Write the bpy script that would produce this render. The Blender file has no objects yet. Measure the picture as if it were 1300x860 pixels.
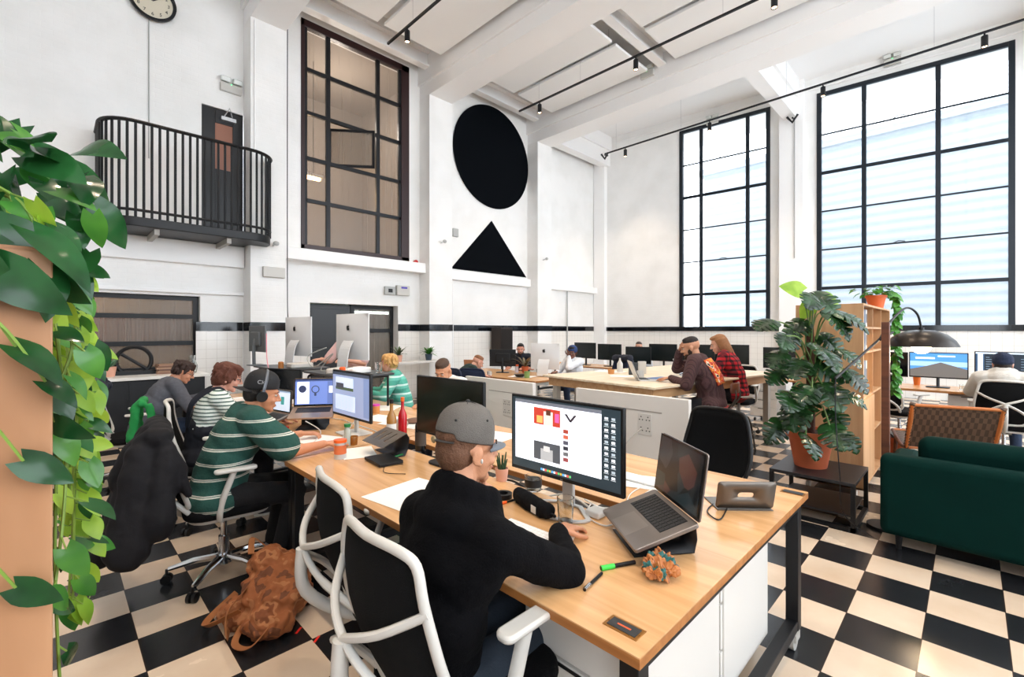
import bpy, bmesh, math, random
from math import sin, cos, pi, sqrt, atan2, radians as R
from mathutils import Vector as V, Matrix, Euler, noise
random.seed(7)
sc = bpy.context.scene
C = sc.collection
# ---------------------------------------------------------------- camera
FPX, HOR, EYE = 583.0, 420.5, 1.53
cam_d = bpy.data.cameras.new('camera'); cam = bpy.data.objects.new('camera', cam_d); C.objects.link(cam)
cam.location = (0, 0, EYE); cam.rotation_euler = (pi/2, 0, -pi/4)
cam_d.sensor_width = 36; cam_d.lens = FPX/1300*36; cam_d.shift_y = -(430-HOR)/1300
cam_d.clip_start = .05; cam_d.clip_end = 200
sc.camera = cam
# ---------------------------------------------------------------- sky, sun, exposure
sc.view_settings.view_transform = 'Standard'; sc.view_settings.look = 'None'
sc.view_settings.gamma = 1; sc.view_settings.use_curve_mapping = False
sc.view_settings.exposure = -0.04
w = bpy.data.worlds.new('sky'); sc.world = w; w.use_nodes = True
bg = w.node_tree.nodes['Background']; bg.inputs[0].default_value = (.86, .93, 1, 1); bg.inputs[1].default_value = 6.0
try:
    sc.cycles.use_denoising = True; sc.cycles.max_bounces = 8; sc.cycles.diffuse_bounces = 5
    sc.cycles.sample_clamp_indirect = 8; sc.cycles.caustics_reflective = False; sc.cycles.caustics_refractive = False
except Exception: pass
def portal(loc, rot, sx, sy):
    d = bpy.data.lights.new('daylight_portal', 'AREA'); d.shape = 'RECTANGLE'; d.size = sx; d.size_y = sy; d.energy = 1
    d.cycles.is_portal = True
    o = bpy.data.objects.new('daylight_portal', d); C.objects.link(o); o.location = loc; o.rotation_euler = rot; return o
def at(u, v, z):
    "the point at height z that the photograph shows at pixel (u, v)"
    Z = FPX*(EYE-z)/(v-HOR); X = (u-650)/FPX*Z
    return V(((Z+X)/sqrt(2), (Z-X)/sqrt(2), z))
# ---------------------------------------------------------------- helpers
def lin(c):
    if isinstance(c, str): c = [int(c[i:i+2], 16)/255 for i in (0, 2, 4)]
    return tuple((x/12.92 if x <= .04045 else ((x+.055)/1.055)**2.4) for x in c) + (1,)
_M = {}
def mat(name, col='808080', rough=.5, metal=0, noise_amt=0, nscale=20, bump=0, bscale=60, emit=0, trans=0, alpha=1, coat=0, transl=0, spec=.5, sheen=0):
    if name in _M: return _M[name]
    m = bpy.data.materials.new(name); m.use_nodes = True; nt = m.node_tree; N = nt.nodes; L = nt.links
    b = N['Principled BSDF']; b.inputs['Base Color'].default_value = lin(col); b.inputs['Roughness'].default_value = rough
    b.inputs['Metallic'].default_value = metal; b.inputs['Specular IOR Level'].default_value = spec
    if coat: b.inputs['Coat Weight'].default_value = coat
    if sheen: b.inputs['Sheen Weight'].default_value = sheen
    if emit:
        b.inputs['Emission Color'].default_value = lin(col); b.inputs['Emission Strength'].default_value = emit
    if trans: b.inputs['Transmission Weight'].default_value = trans
    if alpha < 1: b.inputs['Alpha'].default_value = alpha
    tc = None
    if noise_amt or bump:
        tc = N.new('ShaderNodeTexCoord')
    if noise_amt:
        n = N.new('ShaderNodeTexNoise'); n.inputs['Scale'].default_value = nscale; n.inputs['Detail'].default_value = 4
        L.new(tc.outputs['Object'], n.inputs['Vector'])
        r = N.new('ShaderNodeMapRange'); r.inputs[3].default_value = 1-noise_amt; r.inputs[4].default_value = 1+noise_amt*.6
        L.new(n.outputs['Fac'], r.inputs[0])
        mx = N.new('ShaderNodeMix'); mx.data_type = 'RGBA'; mx.blend_type = 'MULTIPLY'; mx.inputs['Factor'].default_value = 1
        mx.inputs[6].default_value = lin(col); L.new(r.outputs[0], mx.inputs[7]); L.new(mx.outputs[2], b.inputs['Base Color'])
    if bump:
        n = N.new('ShaderNodeTexNoise'); n.inputs['Scale'].default_value = bscale; n.inputs['Detail'].default_value = 3
        L.new(tc.outputs['Object'], n.inputs['Vector'])
        bp = N.new('ShaderNodeBump'); bp.inputs['Strength'].default_value = bump; bp.inputs['Distance'].default_value = .01
        L.new(n.outputs['Fac'], bp.inputs['Height']); L.new(bp.outputs[0], b.inputs['Normal'])
    if transl:
        t = N.new('ShaderNodeBsdfTranslucent'); t.inputs[0].default_value = lin(col)
        ms = N.new('ShaderNodeMixShader'); ms.inputs[0].default_value = transl
        L.new(b.outputs[0], ms.inputs[1]); L.new(t.outputs[0], ms.inputs[2]); L.new(ms.outputs[0], N['Material Output'].inputs[0])
    _M[name] = m; return m
def nodes(m): return m.node_tree.nodes, m.node_tree.links, m.node_tree.nodes['Principled BSDF']
def band_mat(name, stops, axis=2, period=.1, rough=.9, off=0, bump=.3, coord='Object', distort=0):
    "repeating bands of colour along an object axis; stops = [(pos, hex)...]"
    if name in _M: return _M[name]
    m = mat(name, stops[0][1], rough, bump=bump, bscale=90); N, L, b = nodes(m)
    tc = N.new('ShaderNodeTexCoord'); sp = N.new('ShaderNodeSeparateXYZ'); L.new(tc.outputs[coord], sp.inputs[0])
    a = N.new('ShaderNodeMath'); a.operation = 'MULTIPLY_ADD'; a.inputs[1].default_value = 1/period; a.inputs[2].default_value = off+100
    L.new(sp.outputs[axis], a.inputs[0]); fr = N.new('ShaderNodeMath'); fr.operation = 'FRACT'; L.new(a.outputs[0], fr.inputs[0])
    cr = N.new('ShaderNodeValToRGB'); cr.color_ramp.interpolation = 'CONSTANT'
    e = cr.color_ramp.elements; e[0].position = 0; e[0].color = lin(stops[0][1]); e[1].position = stops[1][0]; e[1].color = lin(stops[1][1])
    for p, c in stops[2:]:
        q = e.new(p); q.color = lin(c)
    L.new(fr.outputs[0], cr.inputs[0]); L.new(cr.outputs[0], b.inputs['Base Color']); return m
class MB:
    def __init__(s): s.v = []; s.f = []; s.m = []; s.X = None
    def add(s, vs, fs, mi=0):
        o = len(s.v)
        if s.X is not None: vs = [s.X @ V(p) for p in vs]
        s.v += [tuple(p) for p in vs]; s.f += [tuple(i+o for i in f) for f in fs]; s.m += [mi]*len(fs); return s
    def box(s, c, d, rot=None, mi=0):
        h = [x/2 for x in d]; vs = [V((i*h[0], j*h[1], k*h[2])) for i in (-1, 1) for j in (-1, 1) for k in (-1, 1)]
        if rot is not None:
            m = rot if isinstance(rot, Matrix) else Euler(rot).to_matrix()
            vs = [m @ p for p in vs]
        c = V(c); vs = [p+c for p in vs]
        return s.add(vs, [(0, 1, 3, 2), (4, 6, 7, 5), (0, 4, 5, 1), (2, 3, 7, 6), (0, 2, 6, 4), (1, 5, 7, 3)], mi)
    def bb(s, a, b, mi=0):
        return s.box([(x+y)/2 for x, y in zip(a, b)], [abs(y-x) for x, y in zip(a, b)], None, mi)
    def cyl(s, p0, p1, r0, r1=None, n=14, mi=0, caps=True):
        p0 = V(p0); p1 = V(p1); r1 = r0 if r1 is None else r1; d = (p1-p0).normalized(); a = d.orthogonal().normalized(); b = d.cross(a)
        vs = []
        for p, r in ((p0, r0), (p1, r1)):
            vs += [p+(a*cos(2*pi*i/n)+b*sin(2*pi*i/n))*r for i in range(n)]
        fs = [(i, (i+1) % n, n+(i+1) % n, n+i) for i in range(n)]
        if caps: fs += [tuple(range(n))[::-1], tuple(range(n, 2*n))]
        return s.add(vs, fs, mi)
    def cap(s, p0, p1, r0, r1=None, n=12, mi=0, sq=None):
        "capsule with tapered radii"
        p0 = V(p0); p1 = V(p1); r1 = r0 if r1 is None else r1; d = (p1-p0)
        if d.length < 1e-6: d = V((0, 0, 1e-5)); p1 = p0+d
        d.normalize(); a = d.orthogonal().normalized(); b = d.cross(a); rings = []; k = 4
        for i in range(k): t = pi/2*(1-i/k); rings.append((p0-d*r0*sin(t), r0*cos(t)))
        rings.append((p0, r0)); rings.append((p1, r1))
        for i in range(1, k+1): t = pi/2*i/k; rings.append((p1+d*r1*sin(t), r1*cos(t)))
        vs = []
        for c, r in rings: vs += [c+(a*cos(2*pi*i/n)+b*sin(2*pi*i/n))*max(r, 1e-5) for i in range(n)]
        fs = [(j*n+i, j*n+(i+1) % n, (j+1)*n+(i+1) % n, (j+1)*n+i) for j in range(len(rings)-1) for i in range(n)]
        fs += [tuple(range(n))[::-1], tuple(range((len(rings)-1)*n, len(rings)*n))]
        return s.add(vs, fs, mi)
    def ell(s, c, r, rot=None, n=16, mi=0):
        m = n//2; vs = []; c = V(c)
        if not hasattr(r, '__len__'): r = (r, r, r)
        mt = None if rot is None else (rot if isinstance(rot, Matrix) else Euler(rot).to_matrix())
        for j in range(m+1):
            th = pi*j/m; st = max(sin(th), 1e-4)
            for i in range(n):
                p = V((r[0]*st*cos(2*pi*i/n), r[1]*st*sin(2*pi*i/n), r[2]*cos(th)))
                if mt is not None: p = mt @ p
                vs.append(c+p)
        fs = [(j*n+i, (j+1)*n+i, (j+1)*n+(i+1) % n, j*n+(i+1) % n) for j in range(m) for i in range(n)]
        fs += [tuple(range(n)), tuple(range(m*n, m*n+n))[::-1]]
        return s.add(vs, fs, mi)
    def tube(s, path, r, n=8, closed=False, mi=0, sy=1, up=None, caps=True):
        P = [V(p) for p in path]; N = len(P); rr = r if hasattr(r, '__len__') else [r]*N; vs = []; prev = None
        for i, p in enumerate(P):
            if closed: t = P[(i+1) % N]-P[i-1]
            else: t = P[min(i+1, N-1)]-P[max(i-1, 0)]
            t.normalize()
            if up is not None: b = t.cross(V(up)).normalized(); a = b.cross(t)
            else:
                a = prev if prev is not None else t.orthogonal().normalized()
                a = (a-t*a.dot(t)).normalized(); b = t.cross(a); prev = a
            vs += [p+a*cos(2*pi*k/n)*rr[i]*sy+b*sin(2*pi*k/n)*rr[i] for k in range(n)]
        M = N if closed else N-1
        fs = [(i*n+k, i*n+(k+1) % n, ((i+1) % N)*n+(k+1) % n, ((i+1) % N)*n+k) for i in range(M) for k in range(n)]
        if not closed and caps: fs += [tuple(range(n))[::-1], tuple(range((N-1)*n, N*n))]
        return s.add(vs, fs, mi)
    def lathe(s, prof, c=(0, 0, 0), n=28, mi=0, close=True):
        c = V(c); vs = []
        for r, z in prof: vs += [c+V((max(r, 1e-4)*cos(2*pi*i/n), max(r, 1e-4)*sin(2*pi*i/n), z)) for i in range(n)]
        fs = [(j*n+i, j*n+(i+1) % n, (j+1)*n+(i+1) % n, (j+1)*n+i) for j in range(len(prof)-1) for i in range(n)]
        if close: fs += [tuple(range(n))[::-1], tuple(range((len(prof)-1)*n, len(prof)*n))]
        return s.add(vs, fs, mi)
    def prism(s, poly, M, d, mi=0):
        "poly (x,y) placed by matrix M, extruded d along its z"
        n = len(poly); vs = [M @ V((x, y, 0)) for x, y in poly]+[M @ V((x, y, d)) for x, y in poly]
        fs = [tuple(range(n))[::-1], tuple(range(n, 2*n))]+[(i, (i+1) % n, n+(i+1) % n, n+i) for i in range(n)]
        return s.add(vs, fs, mi)
    def sheet(s, grid, th=0, mi=0):
        h = len(grid); w_ = len(grid[0]); vs = [V(p) for r in grid for p in r]
        fs = [(j*w_+i, j*w_+i+1, (j+1)*w_+i+1, (j+1)*w_+i) for j in range(h-1) for i in range(w_-1)]
        return s.add(vs, fs, mi)
    def mesh(s, name, mats):
        me = bpy.data.meshes.new(name); me.from_pydata(s.v, [], s.f)
        for m in (mats if isinstance(mats, (list, tuple)) else [mats]): me.materials.append(m)
        me.polygons.foreach_set('material_index', s.m); me.update(); return me
    def build(s, name, mats, parent=None, bevel=0, smooth=.7, seg=2, fixn=True, solid=0, sub=0):
        me = s.mesh(name, mats)
        if fixn:
            bm = bmesh.new(); bm.from_mesh(me); bmesh.ops.recalc_face_normals(bm, faces=bm.faces); bm.to_mesh(me); bm.free()
        if smooth:
            me.polygons.foreach_set('use_smooth', [True]*len(me.polygons)); me.set_sharp_from_angle(angle=smooth)
        o = bpy.data.objects.new(name, me); C.objects.link(o)
        if parent is not None: o.parent = parent
        if solid: q = o.modifiers.new('t', 'SOLIDIFY'); q.thickness = solid; q.offset = 0
        if bevel: q = o.modifiers.new('b', 'BEVEL'); q.width = bevel; q.segments = seg; q.limit_method = 'ANGLE'; q.angle_limit = .6
        if sub: q = o.modifiers.new('s', 'SUBSURF'); q.levels = sub; q.render_levels = sub
        return o
def thing(name, label, cat, loc=(0, 0, 0), rz=0, group=None):
    o = bpy.data.objects.new(name, None); C.objects.link(o); o.empty_display_size = .1
    o.location = loc; o.rotation_euler = (0, 0, rz); return tag(o, label, cat, group)
def tag(o, label, cat, group=None, kind=None):
    o['label'] = label; o['category'] = cat
    if group: o['group'] = group
    if kind: o['kind'] = kind
    return o
def struct(o, label=None, cat=None):
    o['kind'] = 'structure'
    if label: o['label'] = label
    if cat: o['category'] = cat
    return o
def place(o, loc, rz=0): o.location = loc; o.rotation_euler = (0, 0, rz); return o
KIDS = {}
def dup(root, loc, rz, label, group=None):
    r = root.copy(); C.objects.link(r); r.location = loc; r.rotation_euler = (0, 0, rz); r['label'] = label
    if group: r['group'] = group
    for ch in list(root.children):
        c = ch.copy(); C.objects.link(c); c.parent = r
        for g in ch.children:
            d = g.copy(); C.objects.link(d); d.parent = c
    return r
_tex = {}
def organic(name, mb, mt, parent=None, voxel=.008, smooth=4, disp=0, dscale=.08, dec=0):
    "fuse the overlapping closed shapes of mb into one continuous skin"
    me = mb.mesh(name+'_src', [mt]); t = bpy.data.objects.new('tmp', me); C.objects.link(t)
    q = t.modifiers.new('r', 'REMESH'); q.mode = 'VOXEL'; q.voxel_size = voxel
    if smooth: q = t.modifiers.new('s', 'SMOOTH'); q.factor = .6; q.iterations = smooth
    if disp:
        if dscale not in _tex:
            x = bpy.data.textures.new('folds', 'CLOUDS'); x.noise_scale = dscale; x.noise_depth = 2; _tex[dscale] = x
        q = t.modifiers.new('d', 'DISPLACE'); q.texture = _tex[dscale]; q.strength = disp; q.texture_coords = 'LOCAL'; q.mid_level = .5
    dg = bpy.context.evaluated_depsgraph_get(); out = bpy.data.meshes.new_from_object(t.evaluated_get(dg))
    bpy.data.objects.remove(t); bpy.data.meshes.remove(me)
    out.name = name; out.materials.clear(); out.materials.append(mt)
    out.polygons.foreach_set('use_smooth', [True]*len(out.polygons)); out.polygons.foreach_set('material_index', [0]*len(out.polygons))
    o = bpy.data.objects.new(name, out); C.objects.link(o)
    if parent is not None: o.parent = parent
    return o
def spline(pts, n=8, closed=False):
    P = [V(p) for p in pts]; out = []; N = len(P)
    rng = range(N) if closed else range(N-1)
    for i in rng:
        g = (lambda k: P[k % N]) if closed else (lambda k: P[max(0, min(N-1, k))])
        a, b, c, d = g(i-1), g(i), g(i+1), g(i+2)
        for j in range(n):
            t = j/n
            out.append(.5*((2*b)+(c-a)*t+(2*a-5*b+4*c-d)*t*t+(3*b-a-3*c+d)*t**3))
    if not closed: out.append(P[-1])
    return out
def text(name, body, size, mt, parent, M, ext=.001):
    cu = bpy.data.curves.new(name, 'FONT'); cu.body = body; cu.size = size; cu.extrude = ext; cu.align_x = 'CENTER'; cu.align_y = 'CENTER'
    t = bpy.data.objects.new('tmp', cu); C.objects.link(t)
    dg = bpy.context.evaluated_depsgraph_get(); me = bpy.data.meshes.new_from_object(t.evaluated_get(dg)); bpy.data.objects.remove(t)
    me.transform(M); me.materials.clear(); me.materials.append(mt)
    o = bpy.data.objects.new(name, me); C.objects.link(o); o.parent = parent; return o
def frame(o, x, y):
    "matrix with origin o, local x and y axes"
    x = V(x).normalized(); y = V(y); y = (y-x*y.dot(x)).normalized(); z = x.cross(y)
    return Matrix(((x[0], y[0], z[0], o[0]), (x[1], y[1], z[1], o[1]), (x[2], y[2], z[2], o[2]), (0, 0, 0, 1)))
def rrect(w_, h, r, n=5, cx=0, cy=0):
    p = []
    for sx, sy, a0 in ((1, 1, 0), (-1, 1, 90), (-1, -1, 180), (1, -1, 270)):
        for i in range(n+1):
            a = R(a0+90*i/n); p.append((cx+sx*(w_/2-r)+r*cos(a), cy+sy*(h/2-r)+r*sin(a)))
    return p
# ---------------------------------------------------------------- materials
WHITE = mat('white_paint', 'F7F6F5', .5, noise_amt=.02, nscale=1.2)
BLACKM = mat('black_metal', '0A0B0F', .45, .2)
BLACKP = mat('black_plastic', '0C0D0F', .45, spec=.35)
WPLAST = mat('white_plastic', 'CBC8C2', .42)
GPLAST = mat('grey_plastic', '8C8C8C', .4)
CHROME = mat('chrome', 'C9CBCE', .18, 1)
ALU = mat('aluminium', 'C8CACC', .36, .45)
SGREY = mat('space_grey', '8F8680', .38, .75)
MESHB = mat('chair_mesh', '08090B', .9, spec=.2, bump=.6, bscale=400)
FABB = mat('black_fabric', '0A0A0D', .95, spec=.2, bump=.4, bscale=200)
SCROFF = mat('screen_off', '0A0D10', .12)
WCARD = mat('white_laminate', 'DEDAD4', .35)
PAPER = mat('paper', 'F0EEE8', .8)
GLASS = mat('clear_glass', 'F4F8F8', .03, trans=1, spec=.5)
TERRA = mat('terracotta', 'C0603A', .8, noise_amt=.12, nscale=9)
SOIL = mat('soil', '2A1C14', 1)
def wood(name, c1, c2, axis=1, rough=.38, sc_=1.0):
    if name in _M: return _M[name]
    m = mat(name, c1, rough); N, L, b = nodes(m)
    tc = N.new('ShaderNodeTexCoord'); mp = N.new('ShaderNodeMapping')
    s = [14*sc_]*3; s[axis] = .9*sc_; mp.inputs['Scale'].default_value = s
    L.new(tc.outputs['Object'], mp.inputs[0]); n = N.new('ShaderNodeTexNoise'); n.inputs['Scale'].default_value = 1.3; n.inputs['Detail'].default_value = 6; n.inputs['Distortion'].default_value = .6
    L.new(mp.outputs[0], n.inputs['Vector']); cr = N.new('ShaderNodeValToRGB'); e = cr.color_ramp.elements
    e[0].position = .35; e[0].color = lin(c2); e[1].position = .62; e[1].color = lin(c1)
    L.new(n.outputs['Fac'], cr.inputs[0]); L.new(cr.outputs[0], b.inputs['Base Color']); return m
PLYTOP = wood('birch_top', 'DDAE7C', 'C99A68', 1, .25)
PLYEDGE = wood('ply_edge', 'B5773F', '9A5F2C', 1, .5)
PLYPALE = wood('ply_pale', 'C69B73', 'B98C64', 2, .5, .6)
WALNUT = wood('walnut', '6A3A22', '4E2716', 1, .4)
# ================================================================ THE SETTING
YA, BX0 = 9.0, 13.05                 # wall with the circle: y = YA ; corner x on it
def bx(y): return BX0+.1*(YA-y)      # window wall: x as a function of y
SK = math.atan(.1)
YN, XN, ZC = -6.0, -3.0, 7.95
def floor_mat():
    m = mat('checker_tiles', 'D8C6AE', .3); N, L, b = nodes(m)
    tc = N.new('ShaderNodeTexCoord'); mp = N.new('ShaderNodeMapping'); T = .3055
    mp.inputs['Location'].default_value = (-3.048/T+40, -.479/T+40, .5); mp.inputs['Scale'].default_value = (1/T, 1/T, 0)
    L.new(tc.outputs['Object'], mp.inputs[0])
    ch = N.new('ShaderNodeTexChecker'); ch.inputs['Scale'].default_value = 1; ch.inputs[1].default_value = (1, 1, 1, 1); ch.inputs[2].default_value = (0, 0, 0, 1)
    L.new(mp.outputs[0], ch.inputs[0])
    n = N.new('ShaderNodeTexNoise'); n.inputs['Scale'].default_value = 260; n.inputs['Detail'].default_value = 2; L.new(tc.outputs['Object'], n.inputs['Vector'])
    n2 = N.new('ShaderNodeTexNoise'); n2.inputs['Scale'].default_value = 2.2; n2.inputs['Detail'].default_value = 5; L.new(tc.outputs['Object'], n2.inputs['Vector'])
    def ramp(a, bb, src, p0=.3, p1=.7):
        r = N.new('ShaderNodeValToRGB'); e = r.color_ramp.elements; e[0].position = p0; e[0].color = lin(a); e[1].position = p1; e[1].color = lin(bb); L.new(src, r.inputs[0]); return r
    ca = ramp('C9B198', 'DFCDB8', n2.outputs['Fac']); cb = ramp('131417', '26282C', n.outputs['Fac'])
    sp = ramp('000000', '8A8070', n.outputs['Fac'], .64, .74)
    mx = N.new('ShaderNodeMix'); mx.data_type = 'RGBA'; L.new(ch.outputs['Fac'], mx.inputs['Factor']); L.new(cb.outputs[0], mx.inputs[6]); L.new(ca.outputs[0], mx.inputs[7])
    # joints between the tiles
    sx = N.new('ShaderNodeSeparateXYZ'); L.new(mp.outputs[0], sx.inputs[0]); prev = None
    for k in (0, 1):
        f = N.new('ShaderNodeMath'); f.operation = 'FRACT'; L.new(sx.outputs[k], f.inputs[0])
        g = N.new('ShaderNodeMath'); g.operation = 'SUBTRACT'; g.inputs[1].default_value = .5; L.new(f.outputs[0], g.inputs[0])
        h = N.new('ShaderNodeMath'); h.operation = 'ABSOLUTE'; L.new(g.outputs[0], h.inputs[0])
        if prev is None: prev = h
        else:
            q = N.new('ShaderNodeMath'); q.operation = 'MAXIMUM'; L.new(prev.outputs[0], q.inputs[0]); L.new(h.outputs[0], q.inputs[1]); prev = q
    gt = N.new('ShaderNodeMath'); gt.operation = 'GREATER_THAN'; gt.inputs[1].default_value = .493; L.new(prev.outputs[0], gt.inputs[0])
    m2 = N.new('ShaderNodeMix'); m2.data_type = 'RGBA'; L.new(gt.outputs[0], m2.inputs['Factor']); L.new(mx.outputs[2], m2.inputs[6]); m2.inputs[7].default_value = lin('3A2A20')
    L.new(m2.outputs[2], b.inputs['Base Color'])
    rr = N.new('ShaderNodeMapRange'); rr.inputs[3].default_value = .14; rr.inputs[4].default_value = .34; L.new(n2.outputs['Fac'], rr.inputs[0]); L.new(rr.outputs[0], b.inputs['Roughness'])
    return m
def brick_mat():
    m = mat('white_painted_brick', 'ECEBE8', .5); N, L, b = nodes(m)
    tc = N.new('ShaderNodeTexCoord'); mp = N.new('ShaderNodeMapping'); mp.inputs['Rotation'].default_value = (pi/2, 0, 0)
    sp = N.new('ShaderNodeSeparateXYZ'); L.new(tc.outputs['Object'], sp.inputs[0])
    ad = N.new('ShaderNodeMath'); L.new(sp.outputs[0], ad.inputs[0]); L.new(sp.outputs[1], ad.inputs[1])
    cb = N.new('ShaderNodeCombineXYZ'); L.new(ad.outputs[0], cb.inputs[0]); L.new(sp.outputs[2], cb.inputs[1])
    br = N.new('ShaderNodeTexBrick'); br.inputs['Scale'].default_value = 1; br.inputs['Brick Width'].default_value = .225; br.inputs['Row Height'].default_value = .075; br.inputs['Mortar Size'].default_value = .006
    br.inputs['Mortar Smooth'].default_value = .4
    L.new(cb.outputs[0], br.inputs['Vector'])
    n = N.new('ShaderNodeTexNoise'); n.inputs['Scale'].default_value = 1.5; n.inputs['Detail'].default_value = 6; L.new(tc.outputs['Object'], n.inputs['Vector'])
    r = N.new('ShaderNodeValToRGB'); e = r.color_ramp.elements; e[0].position = .3; e[0].color = lin('ECEBE8'); e[1].position = .6; e[1].color = lin('F4F3F1'); L.new(n.outputs['Fac'], r.inputs[0])
    L.new(r.outputs[0], b.inputs['Base Color'])
    sub = N.new('ShaderNodeMath'); sub.operation = 'MULTIPLY_ADD'; sub.inputs[1].default_value = -1; L.new(br.outputs['Fac'], sub.inputs[0]); n5 = N.new('ShaderNodeTexNoise'); n5.inputs['Scale'].default_value = 14; L.new(tc.outputs['Object'], n5.inputs['Vector']); L.new(n5.outputs['Fac'], sub.inputs[2])
    bp = N.new('ShaderNodeBump'); bp.inputs['Strength'].default_value = .3; bp.inputs['Distance'].default_value = .006; L.new(sub.outputs[0], bp.inputs['Height']); L.new(bp.outputs[0], b.inputs['Normal'])
    return m
def tile_mat(name, col, gcol, wd, ht, rough=.12):
    m = mat(name, col, rough); N, L, b = nodes(m)
    tc = N.new('ShaderNodeTexCoord'); sp = N.new('ShaderNodeSeparateXYZ'); L.new(tc.outputs['Object'], sp.inputs[0])
    ad = N.new('ShaderNodeMath'); L.new(sp.outputs[0], ad.inputs[0]); L.new(sp.outputs[1], ad.inputs[1])
    cb = N.new('ShaderNodeCombineXYZ'); L.new(ad.outputs[0], cb.inputs[0]); L.new(sp.outputs[2], cb.inputs[1])
    br = N.new('ShaderNodeTexBrick'); br.offset = 0; br.inputs['Scale'].default_value = 1; br.inputs['Brick Width'].default_value = wd; br.inputs['Row Height'].default_value = ht; br.inputs['Mortar Size'].default_value = .002
    br.inputs[1].default_value = lin(col); br.inputs[2].default_value = lin(col); br.inputs[3].default_value = lin(gcol)
    L.new(cb.outputs[0], br.inputs['Vector']); L.new(br.outputs['Color'], b.inputs['Base Color']); return m
BRICK = brick_mat(); TILEW = tile_mat('white_wall_tiles', 'EEEAE4', 'C8C2BA', .152, .153); TILEB = tile_mat('black_band_tiles', '0C1016', '2A3038', .152, .153, .08)
FLOORM = floor_mat()
MB().bb((XN-.2, YN-.2, -.2), (16, 10, 0)).build('floor', FLOORM, smooth=0)['kind'] = 'structure'
MB().bb((XN-.2, YN-.2, ZC), (16, 10, ZC+.2)).build('ceiling', mat('ceiling_white', 'F8F8F8', .7), smooth=0)['kind'] = 'structure'
# wall_left (with the circle): brickwork around three openings, white tiles below the black band
def wall_with_holes(x0, x1, z0, z1, holes, f):
    "f(xa,xb,za,zb) adds a block; holes = (xa,xb,za,zb), not overlapping in x or stacked"
    xs = sorted({x0, x1, *[h[0] for h in holes], *[h[1] for h in holes]}); zs = sorted({z0, z1, *[h[2] for h in holes], *[h[3] for h in holes]})
    for a, b in zip(xs, xs[1:]):
        run = None
        for c, d in zip(zs, zs[1:]):
            hole = any(h[0] <= (a+b)/2 <= h[1] and h[2] <= (c+d)/2 <= h[3] for h in holes)
            if hole:
                if run: f(a, b, *run); run = None
            else: run = (run[0], d) if run else (c, d)
        if run: f(a, b, *run)
HA = [(3.33, 5.70, 3.09, 7.49), (3.5, 5.42, 0, 2.08), (-1.8, 1.72, .9, 2.1), (1.74, 2.40, 3.12, 5.30)]
wl = MB(); wall_with_holes(XN-.2, 14, 0, ZC, HA, lambda a, b, c, d: wl.bb((a, YA, c), (b, YA+.35, d)))
struct(wl.build('wall_left', BRICK, smooth=0))
wt = MB()
for a, b in ((1.66, 2.34), (2.96, 3.5), (5.42, 5.96), (6.66, 9.6), (10.25, 13.04)): wt.bb((a, YA-.012, 0), (b, YA, 1.53))
struct(wt.build('trim_1', TILEW, smooth=0)); wt = MB()
for a, b in ((1.66, 2.34), (2.96, 3.5), (5.42, 5.96), (6.66, 9.6), (10.25, 13.04)): wt.bb((a, YA-.02, 1.53), (b, YA, 1.68))
struct(wt.build('trim_2', TILEB, smooth=0))
# pilasters
PIL = [(2.36, 2.93), (5.98, 6.62), (9.62, 10.22)]
for i, (a, b) in enumerate(PIL):
    p = MB().bb((a, 8.6, 0), (b, YA, 6.85)); o = struct(p.build('wall_pilaster', BRICK, smooth=0))
    q = MB().bb((a-.01, 8.585, 1.53), (b+.01, YA, 1.68)); r = q.build('tile_band', TILEB, o, smooth=0)
# window wall (skewed a little from square)
WB = [(-.643, 2.762), (3.80, 6.20), (-5.2, -1.9)]
def WBX(y, z, dx): return (bx(y)+dx, y, z)
wr = MB()
def blockB(a, b, c, d, dx0=0, dx1=.35, mb=None):
    mb = mb or wr
    vs = [(bx(y)+dx, y, z) for y in (a, b) for dx in (dx0, dx1) for z in (c, d)]
    mb.add(vs, [(0, 1, 3, 2), (4, 6, 7, 5), (0, 4, 5, 1), (2, 3, 7, 6), (0, 2, 6, 4), (1, 5, 7, 3)])
wall_with_holes(YN-.2, YA+.35, 0, ZC, [(a, b, 1.56, 7.53) for a, b in WB], blockB)
struct(wr.build('wall_right', BRICK, smooth=0))
wt = MB(); blockB(YN, YA, 0, 1.53, -.012, 0, wt); struct(wt.build('trim_3', TILEW, smooth=0))
wt = MB(); blockB(YN, YA, 1.53, 1.66, -.05, 0, wt); struct(wt.build('trim_4', TILEB, smooth=0))
for a, b in ((-1.45, -1.1), (3.02, 3.55), (8.6, 8.98)):
    p = MB(); blockB(a, b, 0, ZC, -.18, 0, p); struct(p.build('wall_pier', WHITE, smooth=0))
# unseen sides of the hall, with openings added and sized for the daylight they let in
wn = MB(); wall_with_holes(XN-.2, 15, 0, ZC, [(-1.2, 1.6, 2.8, 7.7), (3.0, 7.4, .3, 7.7), (8.0, 12.9, .3, 7.7)], lambda a, b, c, d: wn.bb((a, YN-.3, c), (b, YN, d)))
struct(wn.build('wall_near', WHITE, smooth=0))
wb = MB(); wall_with_holes(YN-.2, 9.3, 0, ZC, [(-4.6, -2.2, 1.4, 7.4)], lambda a, b, c, d: wb.bb((XN-.3, a, c), (XN, b, d)))
struct(wb.build('wall_back', WHITE, smooth=0))
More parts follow.
